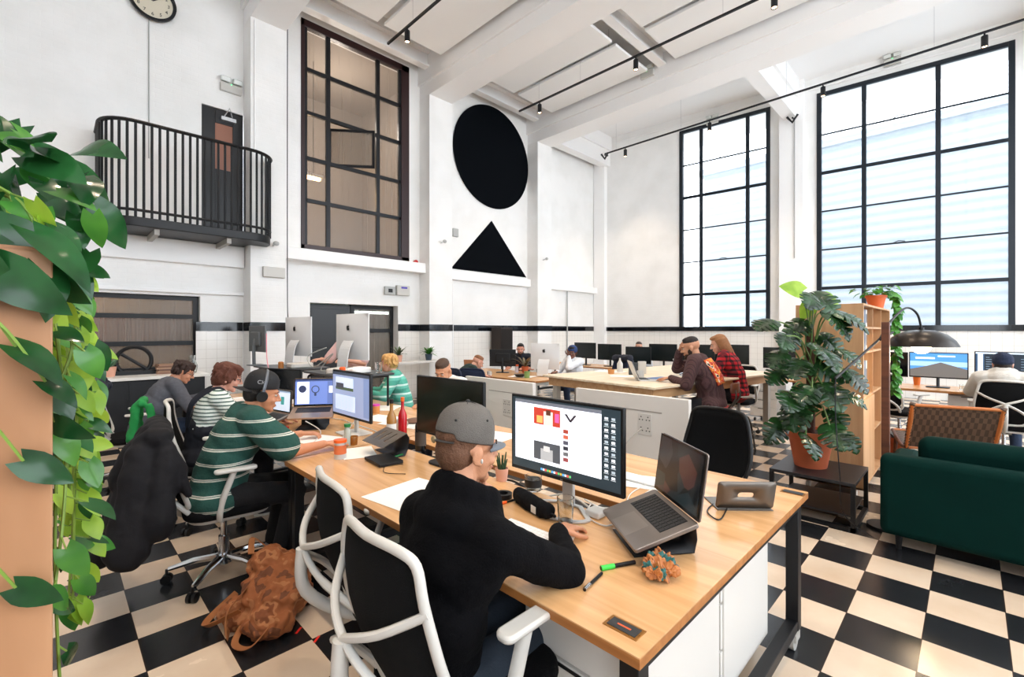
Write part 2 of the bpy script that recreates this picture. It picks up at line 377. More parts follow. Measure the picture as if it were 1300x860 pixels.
# steel windows in wall_right
FR = mat('window_steel', '0E1822', .4, .2)
def pane_mat():
    m = bpy.data.materials.new('reeded_glass'); m.use_nodes = True; nt = m.node_tree; N = nt.nodes; L = nt.links; N.remove(N['Principled BSDF'])
    tr = N.new('ShaderNodeBsdfTransparent'); tl = N.new('ShaderNodeBsdfTranslucent'); gl = N.new('ShaderNodeBsdfGlossy'); gl.inputs['Roughness'].default_value = .15
    tl.inputs[0].default_value = (.97, .985, 1, 1); tr.inputs[0].default_value = (.98, .99, 1, 1)
    tc = N.new('ShaderNodeTexCoord'); mp = N.new('ShaderNodeMapping'); mp.inputs['Scale'].default_value = (8, 8, .35); L.new(tc.outputs['Object'], mp.inputs[0])
    n = N.new('ShaderNodeTexNoise'); n.inputs['Scale'].default_value = 1; n.inputs['Detail'].default_value = 4; L.new(mp.outputs[0], n.inputs['Vector'])
    r = N.new('ShaderNodeMapRange'); r.inputs[3].default_value = .03; r.inputs[4].default_value = .22; L.new(n.outputs['Fac'], r.inputs[0])
    m1 = N.new('ShaderNodeMixShader'); L.new(r.outputs[0], m1.inputs[0]); L.new(tr.outputs[0], m1.inputs[1]); L.new(tl.outputs[0], m1.inputs[2])
    m2 = N.new('ShaderNodeMixShader'); m2.inputs[0].default_value = .04; L.new(m1.outputs[0], m2.inputs[1]); L.new(gl.outputs[0], m2.inputs[2]); L.new(m2.outputs[0], N['Material Output'].inputs[0])
    return m
REED = pane_mat()
def winB(k, ya, yb, za, zb, cols, rows=6):
    f = MB()
    def bar(a, b, c, d, d0=-.03, d1=.05): blockB(a, b, c, d, d0, d1, f)
    t = .10
    bar(ya, ya+t, za, zb); bar(yb-t, yb, za, zb); bar(ya+t, yb-t, zb-t, zb); bar(ya+t, yb-t, za, za+.08)
    h = (zb-t-za-.08)/rows
    for c in cols: bar(c-.045, c+.045, za+.08, zb-t, -.02, .04)
    for i in range(1, rows):
        z = za+.08+i*h; q = .04 if i in (1, rows-2) else .018
        bar(ya+t, yb-t, z-q, z+q, -.012, .03)
    o = struct(f.build('window_%d' % k, FR, smooth=0, bevel=.006))
    g = MB(); ys = [ya+t]+sorted(cols)+[yb-t]
    for a, b in zip(ys, ys[1:]): g.add([(bx(y)+.02, y, z) for y in (a, b) for z in (za+.08, zb-t)], [(0, 1, 3, 2)])
    g.build('pane', REED, o, smooth=0)
    for i, z in ((2, 0), (5, 0)):
        zz = za+.08+i*h; yc = (sorted(cols)[0]+sorted(cols)[-1])/2; l = MB(); l.tube([(bx(yc)-.03, yc+.12, zz), (bx(yc)-.07, yc+.02, zz+.04), (bx(yc)-.05, yc-.1, zz+.02)], .012); l.build('latch', FR, o)
winB(1, -.643, 2.762, 1.56, 7.53, (.52, 1.82)); winB(2, 3.80, 6.20, 1.56, 7.53, (4.35, 5.58)); winB(6, -5.2, -1.9, 1.56, 7.53, (-4.0, -2.9))
for a, b in WB:
    y = (a+b)/2; portal((bx(y)+.12, y, 4.55), (0, pi/2, 0), 6, b-a)
for a, b in ((-1.2, 1.6), (3.0, 7.4), (8.0, 12.9)):
    portal(((a+b)/2, YN-.05, 4.0), (pi/2, 0, pi), b-a, 7.4)
portal((XN-.05, -3.4, 4.4), (0, -pi/2, 0), 6, 2.4)
# neighbouring building seen faintly through the glass
fac = mat('pale_facade', '828C96', .8); Nf, Lf, bf = nodes(fac)
tcf = Nf.new('ShaderNodeTexCoord'); wv = Nf.new('ShaderNodeTexWave'); wv.bands_direction = 'Z'; wv.inputs['Scale'].default_value = .9; wv.inputs['Distortion'].default_value = .4
Lf.new(tcf.outputs['Object'], wv.inputs[0]); crf = Nf.new('ShaderNodeValToRGB'); crf.color_ramp.elements[0].color = lin('7E8993'); crf.color_ramp.elements[1].color = lin('9AA3AB'); Lf.new(wv.outputs['Fac'], crf.inputs[0]); Lf.new(crf.outputs[0], bf.inputs['Base Color'])
bl = MB().bb((22, -14, -1), (26, 9, 9.0)).bb((21.8, -14, 8.9), (26.2, 9.2, 9.2))
struct(tag(bl.build('neighbour_building', fac, smooth=0), 'pale building outside, faint through the reeded window glass', 'building'))
struct(MB().bb((14.4, -30, -1.2), (60, 30, -1)).build('ground', mat('pale_concrete', 'CFCFCC', .9), smooth=0))
# tall interior window beside the circle
wa = MB(); x0, x1, z0, z1 = HA[0]; DK = mat('dark_red_steel', '2A1012', .4)
for a, b, c, d in ((x0, x0+.07, z0, z1), (x1-.2, x1, z0, z1), (x0, x1, z1-.14, z1), (x0, x1, z0, z0+.1)): wa.bb((a, YA-.02, c), (b, YA+.1, d))
win3 = struct(wa.build('window_3', DK, smooth=0, bevel=.008)); vb = MB(); ZR = [z0+.1+(z1-.14-z0-.1)*t for t in (0, .205, .40, .61, .81, 1)]
cx = (3.86, 4.94)
for c in cx: vb.bb((c-.04, YA, z0+.1), (c+.04, YA+.06, z1-.14))
vb.bb((x0+.07, YA, z0+.1), (x0+.12, YA+.06, z1-.14)); vb.bb((x1-.26, YA, z0+.1), (x1-.2, YA+.06, z1-.14))
for z in ZR[1:-1]:
    for a, b in ((x0+.1, cx[0]-.04), (cx[0]+.04, cx[1]-.04), (cx[1]+.04, x1-.2)): vb.bb((a, YA, z-.035), (b, YA+.06, z+.035))
vb.build('muntins', mat('black_steel', '0F1116', .4, .3), win3, smooth=0)
def dimglass():
    m = bpy.data.materials.new('smoky_reeded_glass'); m.use_nodes = True; nt = m.node_tree; N = nt.nodes; L = nt.links; b = N['Principled BSDF']
    tr = N.new('ShaderNodeBsdfTransparent'); tr.inputs[0].default_value = (.75, .72, .68, 1); b.inputs['Base Color'].default_value = lin('A79C92'); b.inputs['Roughness'].default_value = .22
    tc = N.new('ShaderNodeTexCoord'); mp = N.new('ShaderNodeMapping'); mp.inputs['Scale'].default_value = (60, 1, .3); L.new(tc.outputs['Object'], mp.inputs[0])
    n = N.new('ShaderNodeTexNoise'); n.inputs['Scale'].default_value = 1; L.new(mp.outputs[0], n.inputs['Vector'])
    r = N.new('ShaderNodeMapRange'); r.inputs[3].default_value = .15; r.inputs[4].default_value = .6; L.new(n.outputs['Fac'], r.inputs[0])
    ms = N.new('ShaderNodeMixShader'); L.new(r.outputs[0], ms.inputs[0]); L.new(tr.outputs[0], ms.inputs[1]); L.new(b.outputs[0], ms.inputs[2]); L.new(ms.outputs[0], N['Material Output'].inputs[0])
    return m
SMOKE = dimglass(); g = MB(); xs = [x0+.1, cx[0], cx[1], x1-.2]
for i in range(3):
    for j in range(5):
        if (i, j) == (1, 2): continue
        g.add([(xs[i], YA+.03, ZR[j]), (xs[i+1], YA+.03, ZR[j]), (xs[i+1], YA+.03, ZR[j+1]), (xs[i], YA+.03, ZR[j+1])], [(0, 1, 2, 3)])
g.build('pane', SMOKE, win3, smooth=0)
# the pivoted casement standing open
pv = MB(); pz0, pz1 = ZR[2]+.05, ZR[3]-.05; pm = Matrix.Translation((cx[0]+.5, YA+.03, 0)) @ Matrix.Rotation(R(-38), 4, 'Z')
pv.X = pm
for a, b, c, d in ((-.46, -.41, pz0, pz1), (.41, .46, pz0, pz1), (-.46, .46, pz0, pz0+.05), (-.46, .46, pz1-.05, pz1)): pv.bb((a, -.02, c), (b, .02, d))
pf = pv.build('casement', mat('black_steel'), win3, smooth=0); pv = MB(); pv.X = pm; pv.bb((-.41, -.004, pz0+.05), (.41, .004, pz1-.05)); pv.build('casement_pane', SMOKE, pf, smooth=0)
# room behind it
rb = MB().bb((3.0, 12.4, 2.9), (6.3, 12.5, 7.95)).bb((2.9, 9.35, 2.9), (3.0, 12.5, 7.95)).bb((6.3, 9.35, 2.9), (6.4, 12.5, 7.95)).bb((2.9, 9.35, 7.7), (6.4, 12.5, 7.8)).bb((2.9, 9.35, 2.9), (6.4, 12.5, 3.0))
struct(rb.build('wall_upper_room', mat('warm_taupe', '90857A', .8), smooth=0))
def lamp_point(loc, e, col=(1, .72, .45), r=.1, parent=None):
    d = bpy.data.lights.new('bulb_light', 'POINT'); d.energy = e; d.color = col; d.shadow_soft_size = r
    o = bpy.data.objects.new('bulb_light', d); C.objects.link(o); o.location = loc
    if parent: o.parent = parent
    return o
WARM = mat('warm_tube', 'FFD9A0', .5, emit=8)
t = thing('strip_light', 'warm glowing strip light in the room behind the tall dark window', 'light', (4.0, 10.6, 4.98)); MB().bb((-.55, -.05, 0), (.35, .05, .06)).build('diffuser', WARM, t); MB().bb((-.6, -.07, .06), (.4, .07, .12)).build('housing', WHITE, t); MB().cyl((-.4, 0, .12), (-.4, 0, 2.70), .008).cyl((.2, 0, .12), (.2, 0, 2.70), .008).build('rod', BLACKM, t)
lamp_point((-.1, 0, -.15), 90, parent=t); lamp_point((4.7, 10.6, 6.6), 170, (1, .92, .84))
# doorway under it, with a lit corridor window
dd = MB().bb((3.5, 9.36, 0), (5.42, 9.42, 2.2)); 
door = thing('door_1', None, None) if 0 else None
d1 = MB().bb((3.52, YA+.22, 0), (4.42, YA+.28, 2.06)); d1o = struct(d1.build('door_1', mat('door_black', '0B0C10', .35), bevel=.004))
MB().cyl((4.32, YA+.20, 1.0), (4.32, YA+.12, 1.0), .012).cyl((4.32, YA+.13, 1.0), (4.22, YA+.13, 1.0), .011).build('door_handle', CHROME, d1o)
MB().bb((3.6, YA+.212, 1.2), (4.34, YA+.222, 1.98)).bb((3.6, YA+.212, .15), (4.34, YA+.222, 1.1)).build('door_panel', mat('door_black'), d1o, bevel=.005)
f1 = MB()
for a in ((4.42, 4.5, 0, 2.08), (5.35, 5.42, 0, 2.08), (4.5, 5.35, 2.0, 2.08), (4.5, 5.35, 0, .3), (4.5, 5.35, 1.50, 1.58)): f1.bb((a[0], YA+.2, a[2]), (a[1], YA+.28, a[3]))
w4 = struct(f1.build('window_4', BLACKM, smooth=0)); g = MB().bb((4.5, YA+.235, .3), (5.35, YA+.245, 2.0)); g.build('pane', SMOKE, w4, smooth=0)
rb = MB().bb((3.3, 11.6, 0), (6.2, 11.7, 2.8)).bb((3.2, 9.36, 0), (3.3, 11.7, 2.8)).bb((6.2, 9.36, 0), (6.3, 11.7, 2.8)).bb((3.2, 9.36, 2.75), (6.3, 11.7, 2.85)).bb((3.2, 9.36, -.1), (6.3, 11.7, 0))
struct(rb.build('wall_corridor', mat('dim_green_grey', '5E6A66', .8), smooth=0))
t = thing('strip_light', 'cold white tube light glowing behind the glass beside the black door', 'light', (5.3, 9.95, 1.93)); MB().bb((-.7, -.04, 0), (.6, .04, .06)).build('diffuser', mat('cold_tube', 'E8FFFF', .5, emit=9), t); MB().bb((-.75, -.06, .06), (.65, .06, .8)).build('housing', WHITE, t)
# low interior window on the left, over the counter
f1 = MB()
for a, b, c, d in ((-1.8, -1.74, .9, 2.1), (1.64, 1.72, .9, 2.1), (-1.74, 1.64, 2.03, 2.1), (-1.74, 1.64, 1.73, 1.8), (-1.74, 1.64, 1.3, 1.37), (-1.74, 1.64, .9, .96), (-.1, -.04, .9, 2.1)): f1.bb((a, YA+.1, c), (b, YA+.17, d))
w5 = struct(f1.build('window_5', BLACKM, smooth=0)); MB().bb((-1.74, YA+.13, .96), (1.64, YA+.14, 2.03)).build('pane', SMOKE, w5, smooth=0)
rb = MB().bb((-2.2, 11.4, .2), (2.1, 11.5, 2.8)).bb((-2.3, 9.36, .2), (-2.2, 11.5, 2.8)).bb((2.1, 9.36, .2), (2.2, 11.5, 2.8)).bb((-2.3, 9.36, 2.75), (2.2, 11.5, 2.85)).bb((-2.3, 9.36, .1), (2.2, 11.5, .2))
struct(rb.build('wall_meeting_room', mat('sand_wall', 'B8A890', .8), smooth=0))
cu = MB(); 
for i in range(60): cu.cyl((-1.9+i*.065, 11.25+.02*(i % 2), 1.3), (-1.9+i*.065, 11.25+.02*(i % 2), 1.82), .035, n=8)
tag(cu.build('curtain', mat('brown_curtain', '7A4A36', .9)), 'brown pleated curtain inside the low window on the left', 'curtain')
lamp_point((0, 10.4, 2.4), 60, (1, .8, .6)); lamp_point((4.8, 10.2, 2.3), 18, (.8, 1, 1))
# reveals, ledges, lintels
for i, a in enumerate((((2.95, 8.72, 2.84), (5.97, YA, 3.06)), ((6.63, 8.85, 2.78), (9.61, YA, 3.0)), ((10.23, 8.85, 2.78), (12.95, YA, 2.98)), ((-2.9, 8.93, 2.14), (2.35, YA, 2.2)), ((-2.9, 8.9, 2.62), (2.35, YA, 2.98)))):
    struct(MB().bb(*a).build('trim_%d' % (5+i), WHITE, bevel=.01))
# main beams, purlins
for i, (a, b) in enumerate(PIL+[(-1.3, -.7)]):
    m = MB().bb((a, YN, 6.85), (b, YA, ZC)).bb((a-.05, YN, 7.15), (b+.05, YA, ZC)); struct(m.build('ceiling_beam', WHITE, smooth=0, bevel=.01))
for a, b, ys in ((2.98, 5.93, (8.62, 4.85, .6)), (6.67, 9.57, (8.62, 4.85, .6)), (10.27, 13.0, (8.62, 3.3, -1.5)), (-.65, 2.31, (8.62, 4.85))):
    for y in ys:
        p = MB().bb((a, y-.09, 7.42), (b, y+.09, 7.46)).bb((a, y-.02, 7.46), (b, y+.02, 7.72)).bb((a, y-.14, 7.72), (b, y+.14, ZC)) if a < 10 else MB().bb((a, y-.14, 7.0), (bx(y), y+.14, 7.5)).bb((a, y-.2, 7.5), (bx(y), y+.2, ZC))
        struct(p.build('ceiling_purlin', WHITE, smooth=0))
for a, b in ((3.1, 4.35), (4.48, 5.82), (6.78, 8.02), (8.16, 9.46)):
    for c, d in ((5.15, 7.95), (1.4, 4.5), (-2.6, .3)):
        o = MB().bb((a, c, 7.38), (b, d, 7.44)).build('ceiling_panel', mat('acoustic_white', 'F8F8F7', .8), bevel=.01)
        e = 'left' if a in (3.1, 6.78) else 'right'
        pf_ = 'between the first two beams' if a < 6 else 'between the second and third beams'
        struct(o)
        MB().cyl((a+.2, c+.3, 7.44), (a+.2, c+.3, ZC), .006).cyl((b-.2, d-.3, 7.44), (b-.2, d-.3, ZC), .006).build('hanger', CHROME, o)
sh = MB()
for k in range(7): sh.cyl((11.6, 7.6-k*1.35, ZC-.05), (11.6, 7.6-k*1.35, ZC), .03)
struct(sh.build('ceiling_hooks', BLACKM))
# services on the walls
def pipe(label, pts, r=.012, m=WHITE, name='conduit'):
    return tag(MB().tube(pts, r, 8).build(name, m), label, 'pipe')
pipe('thin white conduit down the wall left of the first pilaster', [(2.42, 8.585, 6.8), (2.42, 8.585, 4.6)], .014)
pipe('black cable hanging down the first pilaster beside the tall dark window', spline([(2.98, 8.68, 7.2), (2.98, 8.69, 5), (2.98, 8.69, 3), (2.98, 8.68, 2.0), (3.03, 8.8, 1.75)]), .008, BLACKM, 'cable')
pipe('dark pipe down the white corner by the window wall', [(12.92, 8.9, 6.6), (12.92, 8.9, 0.2)], .022, mat('dark_pipe', '46484C', .5))
pipe('slim grey pipe down the wall right of the triangle', [(11.4, 8.95, 3.0), (11.4, 8.95, 0.1)], .018, mat('grey_pipe', 'B0B0AE', .5))
pipe('slim white pipe crossing the black band under the triangle', [(6.9, 8.95, 2.75), (6.9, 8.95, .1)], .02)
pipe('white conduit running along the top of the window wall', [(bx(8.3)-.03, 8.3, 7.72), (bx(3.7)-.03, 3.7, 7.72)], .02); pipe('white conduit above the right tall window', [(bx(2.9)-.03, 2.9, 7.66), (bx(-1)-.03, -1, 7.66)], .02)
pipe('thin conduit down the pier between the two tall windows', [(bx(3.2)-.2, 3.2, 7.3), (bx(3.2)-.2, 3.2, 3.4)], .012, mat('grey_pipe'))
pipe('fine vertical cable running up the white wall to the clock', [(1.05, 8.985, 7.9), (1.05, 8.985, 4.2)], .008, mat('grey_pipe'), 'cable')
# circle and triangle painted panels
NAVY = mat('near_black_paint', '05080D', .8, spec=.06)
c = MB(); c.prism([(1.34*cos(2*pi*i/96), 1.34*sin(2*pi*i/96)) for i in range(96)], frame((8.27, YA-.021, 6.13), (1, 0, 0), (0, 0, 1)), .02)
tag(c.build('circle_panel', NAVY), 'huge black circle on the white wall above the triangle', 'wall art')
c = MB(); c.prism([(6.88, 3.06), (9.56, 3.06), (8.22, 4.45)], frame((0, YA-.001, 0), (1, 0, 0), (0, 0, 1)), .02)
tag(c.build('triangle_panel', NAVY), 'black triangle on the white wall under the circle', 'wall art')
# balcony
B = thing('balcony', 'black steel balcony with vertical bars high on the left wall', 'balcony', (0, 0, 0))
pth = []; bx0, bx1, by, rr = .45, 2.62, 8.12, .38
pth = [(bx0, YA)]+[(bx0, by+rr+.1)]+[(bx0+rr-rr*cos(a), by+rr-rr*sin(a)) for a in [R(k*10) for k in range(10)]]+[(bx1-rr+rr*sin(a), by+rr-rr*cos(a)) for a in [R(k*10) for k in range(10)]]+[(bx1, 8.61)]
MB().prism(pth+[(2.34, 8.61), (2.34, YA)], Matrix.Translation((0, 0, 2.98)), .13).build('deck', BLACKM, B, bevel=.01)
MB().tube([(x, y, 4.42) for x, y in pth], .035, 8, sy=.7, up=(0, 0, 1)).build('top_rail', BLACKM, B); MB().tube([(x, y, 3.2) for x, y in pth], .02, 6).build('bottom_rail', BLACKM, B)
L_ = [0]; 
for p, q in zip(pth, pth[1:]): L_.append(L_[-1]+sqrt((p[0]-q[0])**2+(p[1]-q[1])**2))
nb = 36; 
for k in range(nb+1):
    s = L_[-1]*k/nb; j = max(i for i in range(len(L_)) if L_[i] <= s+1e-9); j = min(j, len(pth)-2); f = (s-L_[j])/(L_[j+1]-L_[j]); x = pth[j][0]+(pth[j+1][0]-pth[j][0])*f; y = pth[j][1]+(pth[j+1][1]-pth[j][1])*f
    MB().cyl((x, y, 3.1), (x, y, 4.42), .017, n=8).build('baluster', BLACKM, B)
for x in (1.05, 1.95): MB().bb((x-.03, 8.2, 2.9), (x+.03, YA, 2.98)).build('bracket', mat('pale_steel', 'A8A49C', .5), B)
dB = thing('door_2', 'x', 'y'); 
for k in ('label', 'category'): del dB[k]
dB['kind'] = 'structure'; dB.location = (0, 0, 0)
q = MB()
for a in ((1.74, 1.94, 3.12, 5.3), (2.2, 2.36, 3.12, 5.3), (1.94, 2.2, 5.06, 5.3), (1.94, 2.2, 3.12, 4.28)): q.bb((a[0], YA+.03, a[2]), (a[1], YA+.08, a[3]))
q.build('door_leaf', mat('door_black'), dB, bevel=.004); MB().bb((1.94, YA+.045, 4.28), (2.2, YA+.055, 5.06)).build('door_pane', mat('rosy_pane', '9A6A58', .15), dB)
MB().bb((2.02, YA-.03, 5.12), (2.24, YA+.03, 5.18)).tube([(2.06, YA-.02, 5.18), (2.12, YA-.12, 5.3), (2.18, YA-.02, 5.2)], .01).build('door_closer', ALU, dB)
# clock, emergency lights, boxes
K = thing('wall_clock', 'round black rimmed wall clock at the top edge left', 'clock', (1.12, YA-.02, 0)); KZ = 7.02
K.location = (1.09, YA-.03, 6.63)
MB().lathe([(.0, 0), (.29, 0), (.30, .02), (.30, .06), (.26, .06), (.255, .03), (0, .03)], n=48).build('rim', BLACKM, K)
MB().cyl((0, 0, .03), (0, 0, .034), .255, n=48).build('face', mat('cream_face', 'D9D0BC', .6), K)
for k in range(12):
    a = pi/2-2*pi*(k+1)/12; text('numeral', str(k+1), .07, BLACKM, K, Matrix.Translation((.2*cos(a), .2*sin(a), .036)))
MB().box((.05, .04, .04), (.13, .014, .003), (0, 0, .7)).box((-.04, .09, .042), (.2, .01, .003), (0, 0, 1.9)).build('hands', BLACKM, K)
K.rotation_euler = (pi/2, 0, 0)
def em_light(loc, rz, label):
    E = thing('emergency_light', label, 'light', loc, rz)
    MB().bb((-.16, -.06, -.11), (.16, 0, .03)).build('body', WPLAST, E, bevel=.008)
    for x in (-.09, .09): MB().box((x, -.06, .09), (.14, .1, .08), (.3, 0, 0)).build('lamp_head', mat('frosted', 'D5D8D4', .2), E, bevel=.012)
    MB().ell((0, -.062, .02), .008).build('indicator', mat('green_led', '40FF80', emit=4), E)
    return E
em_light((2.16, YA, 5.72), 0, 'twin head emergency light box above the balcony door')
em_light((PIL[2][0]-.05, 5.2, 7.4), -pi/2, 'twin head emergency light on the side of the third beam')
em_light((bx(5.25)-.03, 5.25, 7.58), -pi/2+SK, 'emergency light above the left tall window'); em_light((bx(1.3)-.03, 1.3, 7.82), -pi/2+SK, 'emergency light above the right tall window')
t = thing('fire_alarm', 'small red alarm sounder beside the tall dark window sill', 'alarm', (5.86, YA, 3.1)); MB().bb((-.05, -.03, -.05), (.05, 0, .05)).build('base', WPLAST, t); MB().lathe([(.055, 0), (.055, .05), (.03, .07)]).build('dome', mat('alarm_red', 'C81818', .3), t).rotation_euler = (pi/2, 0, 0)
t = thing('control_box', 'white electrical box on the wall above the glass door', 'box', (5.55, YA, 2.42)); MB().bb((-.2, -.09, -.1), (.12, 0, .12)).build('housing', WPLAST, t, bevel=.01); MB().bb((-.48, -.06, -.1), (-.22, 0, .08)).build('junction_box', mat('grey_box', 'B5B5B2', .5), t, bevel=.01); MB().bb((-.1, -.095, .05), (.05, -.088, .09)).build('blue_label', mat('violet_label', '5040B0'), t); MB().bb((-.4, -.065, -.05), (-.3, -.058, .03)).build('switch', BLACKP, t)
t = thing('junction_box', 'small grey box on the wall left of the triangle', 'box', (7.0, YA, 3.95)); MB().bb((-.08, -.06, -.1), (.08, 0, .1)).build('housing', mat('grey_box'), t, bevel=.01)
t = thing('wall_fan_heater', 'white rectangular vent on the first pilaster', 'vent', (2.7, 8.6, 2.55)); MB().bb((-.16, -.06, -.09), (.2, 0, .09)).build('housing', WPLAST, t, bevel=.01)
for i, (px, lab) in enumerate(((6.3, 'knob shaped sensor on the second pilaster'), (9.85, 'knob shaped sensor on the third pilaster'), (2.72, 'knob shaped sensor on the first pilaster below the balcony'))):
    z = (3.55, 3.55, 3.02)[i]; s = thing('sensor', lab, 'sensor', (px, 8.6, z)); MB().cyl((0, 0, 0), (0, -.12, .02), .012).build('stalk', ALU, s); MB().ell((0, -.14, .02), (.05, .035, .04)).build('head', mat('grey_box'), s)
# track lights
def track(k, x, y0, y1, ys, hangs):
    z = 6.93; w_ = ('first', 'second', 'third', 'added out of frame')[k]
    T = thing('light_track', 'black lighting track between the beams, %s from the left' % w_, 'track', (x, 0, z)); MB().bb((-.018, y0, -.018), (.018, y1, .018)).build('rail', BLACKM, T)
    for h in hangs: MB().cyl((0, h, .018), (0, h, .45 if k < 2 else 1.0), .003, n=6).build('wire', CHROME, T)
    for i, y in enumerate(ys):
        S = thing('track_spotlight', 'x', 'spotlight', (x, y, z-.018), 0, 'black track spotlights'); pos = ('by the far wall', 'second from the far wall', 'third from the far wall', 'fourth from the far wall', 'beyond the frame')[i]
        S['label'] = 'black cylinder spotlight on the %s track, %s' % (w_, pos)
        MB().cyl((0, 0, 0), (0, 0, -.06), .014).build('stem', BLACKM, S); MB().lathe([(0, -.05), (.045, -.05), (.048, -.06), (.048, -.25), (.04, -.25), (.038, -.235), (0, -.235)]).build('barrel', BLACKM, S)
        MB().cyl((0, 0, -.236), (0, 0, -.24), .036).build('lamp', mat('spot_bulb', 'FFD2A6', emit=12), S)
        d = bpy.data.lights.new('spot_beam', 'SPOT'); d.energy = (250, 230, 270, 290)[k]; d.color = (1, .80, .60); d.spot_size = R(95); d.spot_blend = .9; d.shadow_soft_size = .05
        l = bpy.data.objects.new('spot_beam', d); C.objects.link(l); l.parent = S; l.location = (0, 0, -.26)
track(0, 4.45, -3.5, 7.75, (7.08, 4.63, 2.18, -.27), (6.9, 3, -1)); track(1, 8.1, -3.5, 7.85, (7.18, 4.66, 2.21, -.24), (7.2, 6, 3, 0)); track(2, 11.9, -3.5, 7.9, (7.19, 4.74, 2.29, -.17), (7.5, 5.5, 3, .5))
track(3, .85, -3.5, 7.75, (7.08, 4.63, 2.18, -.27), (6.9, 3, -1))  # unseen fourth track, added to warm the floor at the lower left
track_end = [((11.9, 7.9, 6.9), 'black bracket where the third track meets the corner'), ((bx(3.2)-.4, 3.2, 6.93), 'black bracket on the pier between the tall windows')]
for p, lab in track_end:
    t = thing('camera_bracket', lab, 'bracket', p); MB().tube([(0, -.12, .05), (0, .0, -.12), (0, .12, .05)], .03, 8).build('arm', BLACKM, t); MB().cyl((0, .0, .0), (.16, 0, .02), .02).build('rod', BLACKM, t)
# ================================================================ BUILDERS FOR THE FURNITURE AND THE DEVICES
def solid_loop(mb, path, r, n=8, sy=1.0, up=None, mi=0): mb.tube(path, r, n, True, mi, sy, up)
def make_chair(label, mesh=None, framem=None, base='chrome', arms=True, cross=True, group='white framed office chairs'):
    "mesh backed swivel chair, facing +x"
    t = thing('office_chair', label, 'chair', (0, 0, 0), 0, group); fm = framem or WPLAST; mm = mesh or MESHB
    def bp(y, z, o=0):    # point on the reclined, curved back
        k = (z-.5)/.5; return V((-.22-.10*k+.10*(y/.24)**2*.6-.05*sin(pi*k)+o, y, z))
    loop = [(0, .985), (.13, .98), (.185, .955), (.21, .87), (.235, .74), (.236, .64), (.20, .535), (.12, .505), (0, .50)]
    pts = [bp(y, z) for y, z in loop]+[bp(-y, z) for y, z in loop[::-1][1:-1]]
    f = MB(); f.tube(spline(pts, 4, True), .0138, 10, True, 0, 1.0)
    f.build('back_frame', fm, t)
    if cross:
        f = MB()
        for s in (-1, 1):
            f.tube(spline([bp(.222*s, .85), bp(.12*s, .79, -.045), bp(0, .74, -.07), bp(-.11*s, .67, -.075), bp(-.19*s, .58, -.05), bp(-.17*s, .48, -.01), bp(-.08*s, .42, .02)], 4), [.014]*13+[.017]*12, 10, sy=.8)
        f.tube(spline([bp(0, .74, -.075), bp(0, .58, -.12), (-.2, 0, .43), (-.02, 0, .4)], 5), .022, 10)
        f.build('back_brace', fm, t)
    g = []
    for j in range(9):
        z = .515+.465*j/8; h = (.12, .195, .225, .228, .225, .215, .205, .19, .17)[j]
        g.append([bp(h*(i/4-1), z, .004) for i in range(9)])
    m = MB(); m.sheet(g); m.build('backrest', mm, t, solid=.012)
    m = MB(); m.prism(rrect(.48, .49, .12), Matrix.Translation((.02, 0, .43)), .06); m.build('seat', FABB if mm is MESHB else mm, t, bevel=.025, seg=3)
    MB().prism(rrect(.42, .42, .1), Matrix.Translation((.02, 0, .405)), .03).build('seat_pan', fm, t, bevel=.01)
    if arms:
        for s in (-1, 1):
            a = MB(); a.tube(spline([(-.03, .17*s, .41), (-.05, .245*s, .44), (-.04, .262*s, .54), (.02, .262*s, .71)], 5), [.02]*8+[.021]*8, 10, sy=.7)
            ar = a.build('armrest', fm, t); MB().prism(rrect(.22, .062, .025), Matrix.Translation((.03, .262*s, .705)), .022).build('arm_pad', fm, ar, bevel=.008)
    bm_ = CHROME if base == 'chrome' else GPLAST if base == 'grey' else BLACKP
    MB().cyl((0, 0, .1), (0, 0, .25), .03).cyl((0, 0, .25), (0, 0, .41), .018).bb((-.08, -.06, .37), (.1, .06, .41)).build('gas_lift', BLACKP if base != 'chrome' else CHROME, t)
    b = MB(); b.cyl((0, 0, .08), (0, 0, .14), .045)
    cs = []
    for k in range(5):
        a = 2*pi*k/5+.3; d = V((cos(a), sin(a), 0)); b.tube([d*.03+V((0, 0, .12)), d*.16+V((0, 0, .115)), d*.29+V((0, 0, .085))], [.026, .022, .015], 8, sy=.8)
        c = MB(); n = V((-d.y, d.x, 0)); p = d*.3
        for s in (-1, 1): c.cyl(p+n*(.006*s)+V((0, 0, .028)), p+n*(.024*s)+V((0, 0, .028)), .028, n=16)
        c.cyl(p+V((0, 0, .03)), p+V((0, 0, .085)), .008); cs.append(c)
    b.build('star_base', bm_, t)
    for c in cs: c.build('castor', BLACKP, t)
    return t
def desk_items(*a): pass
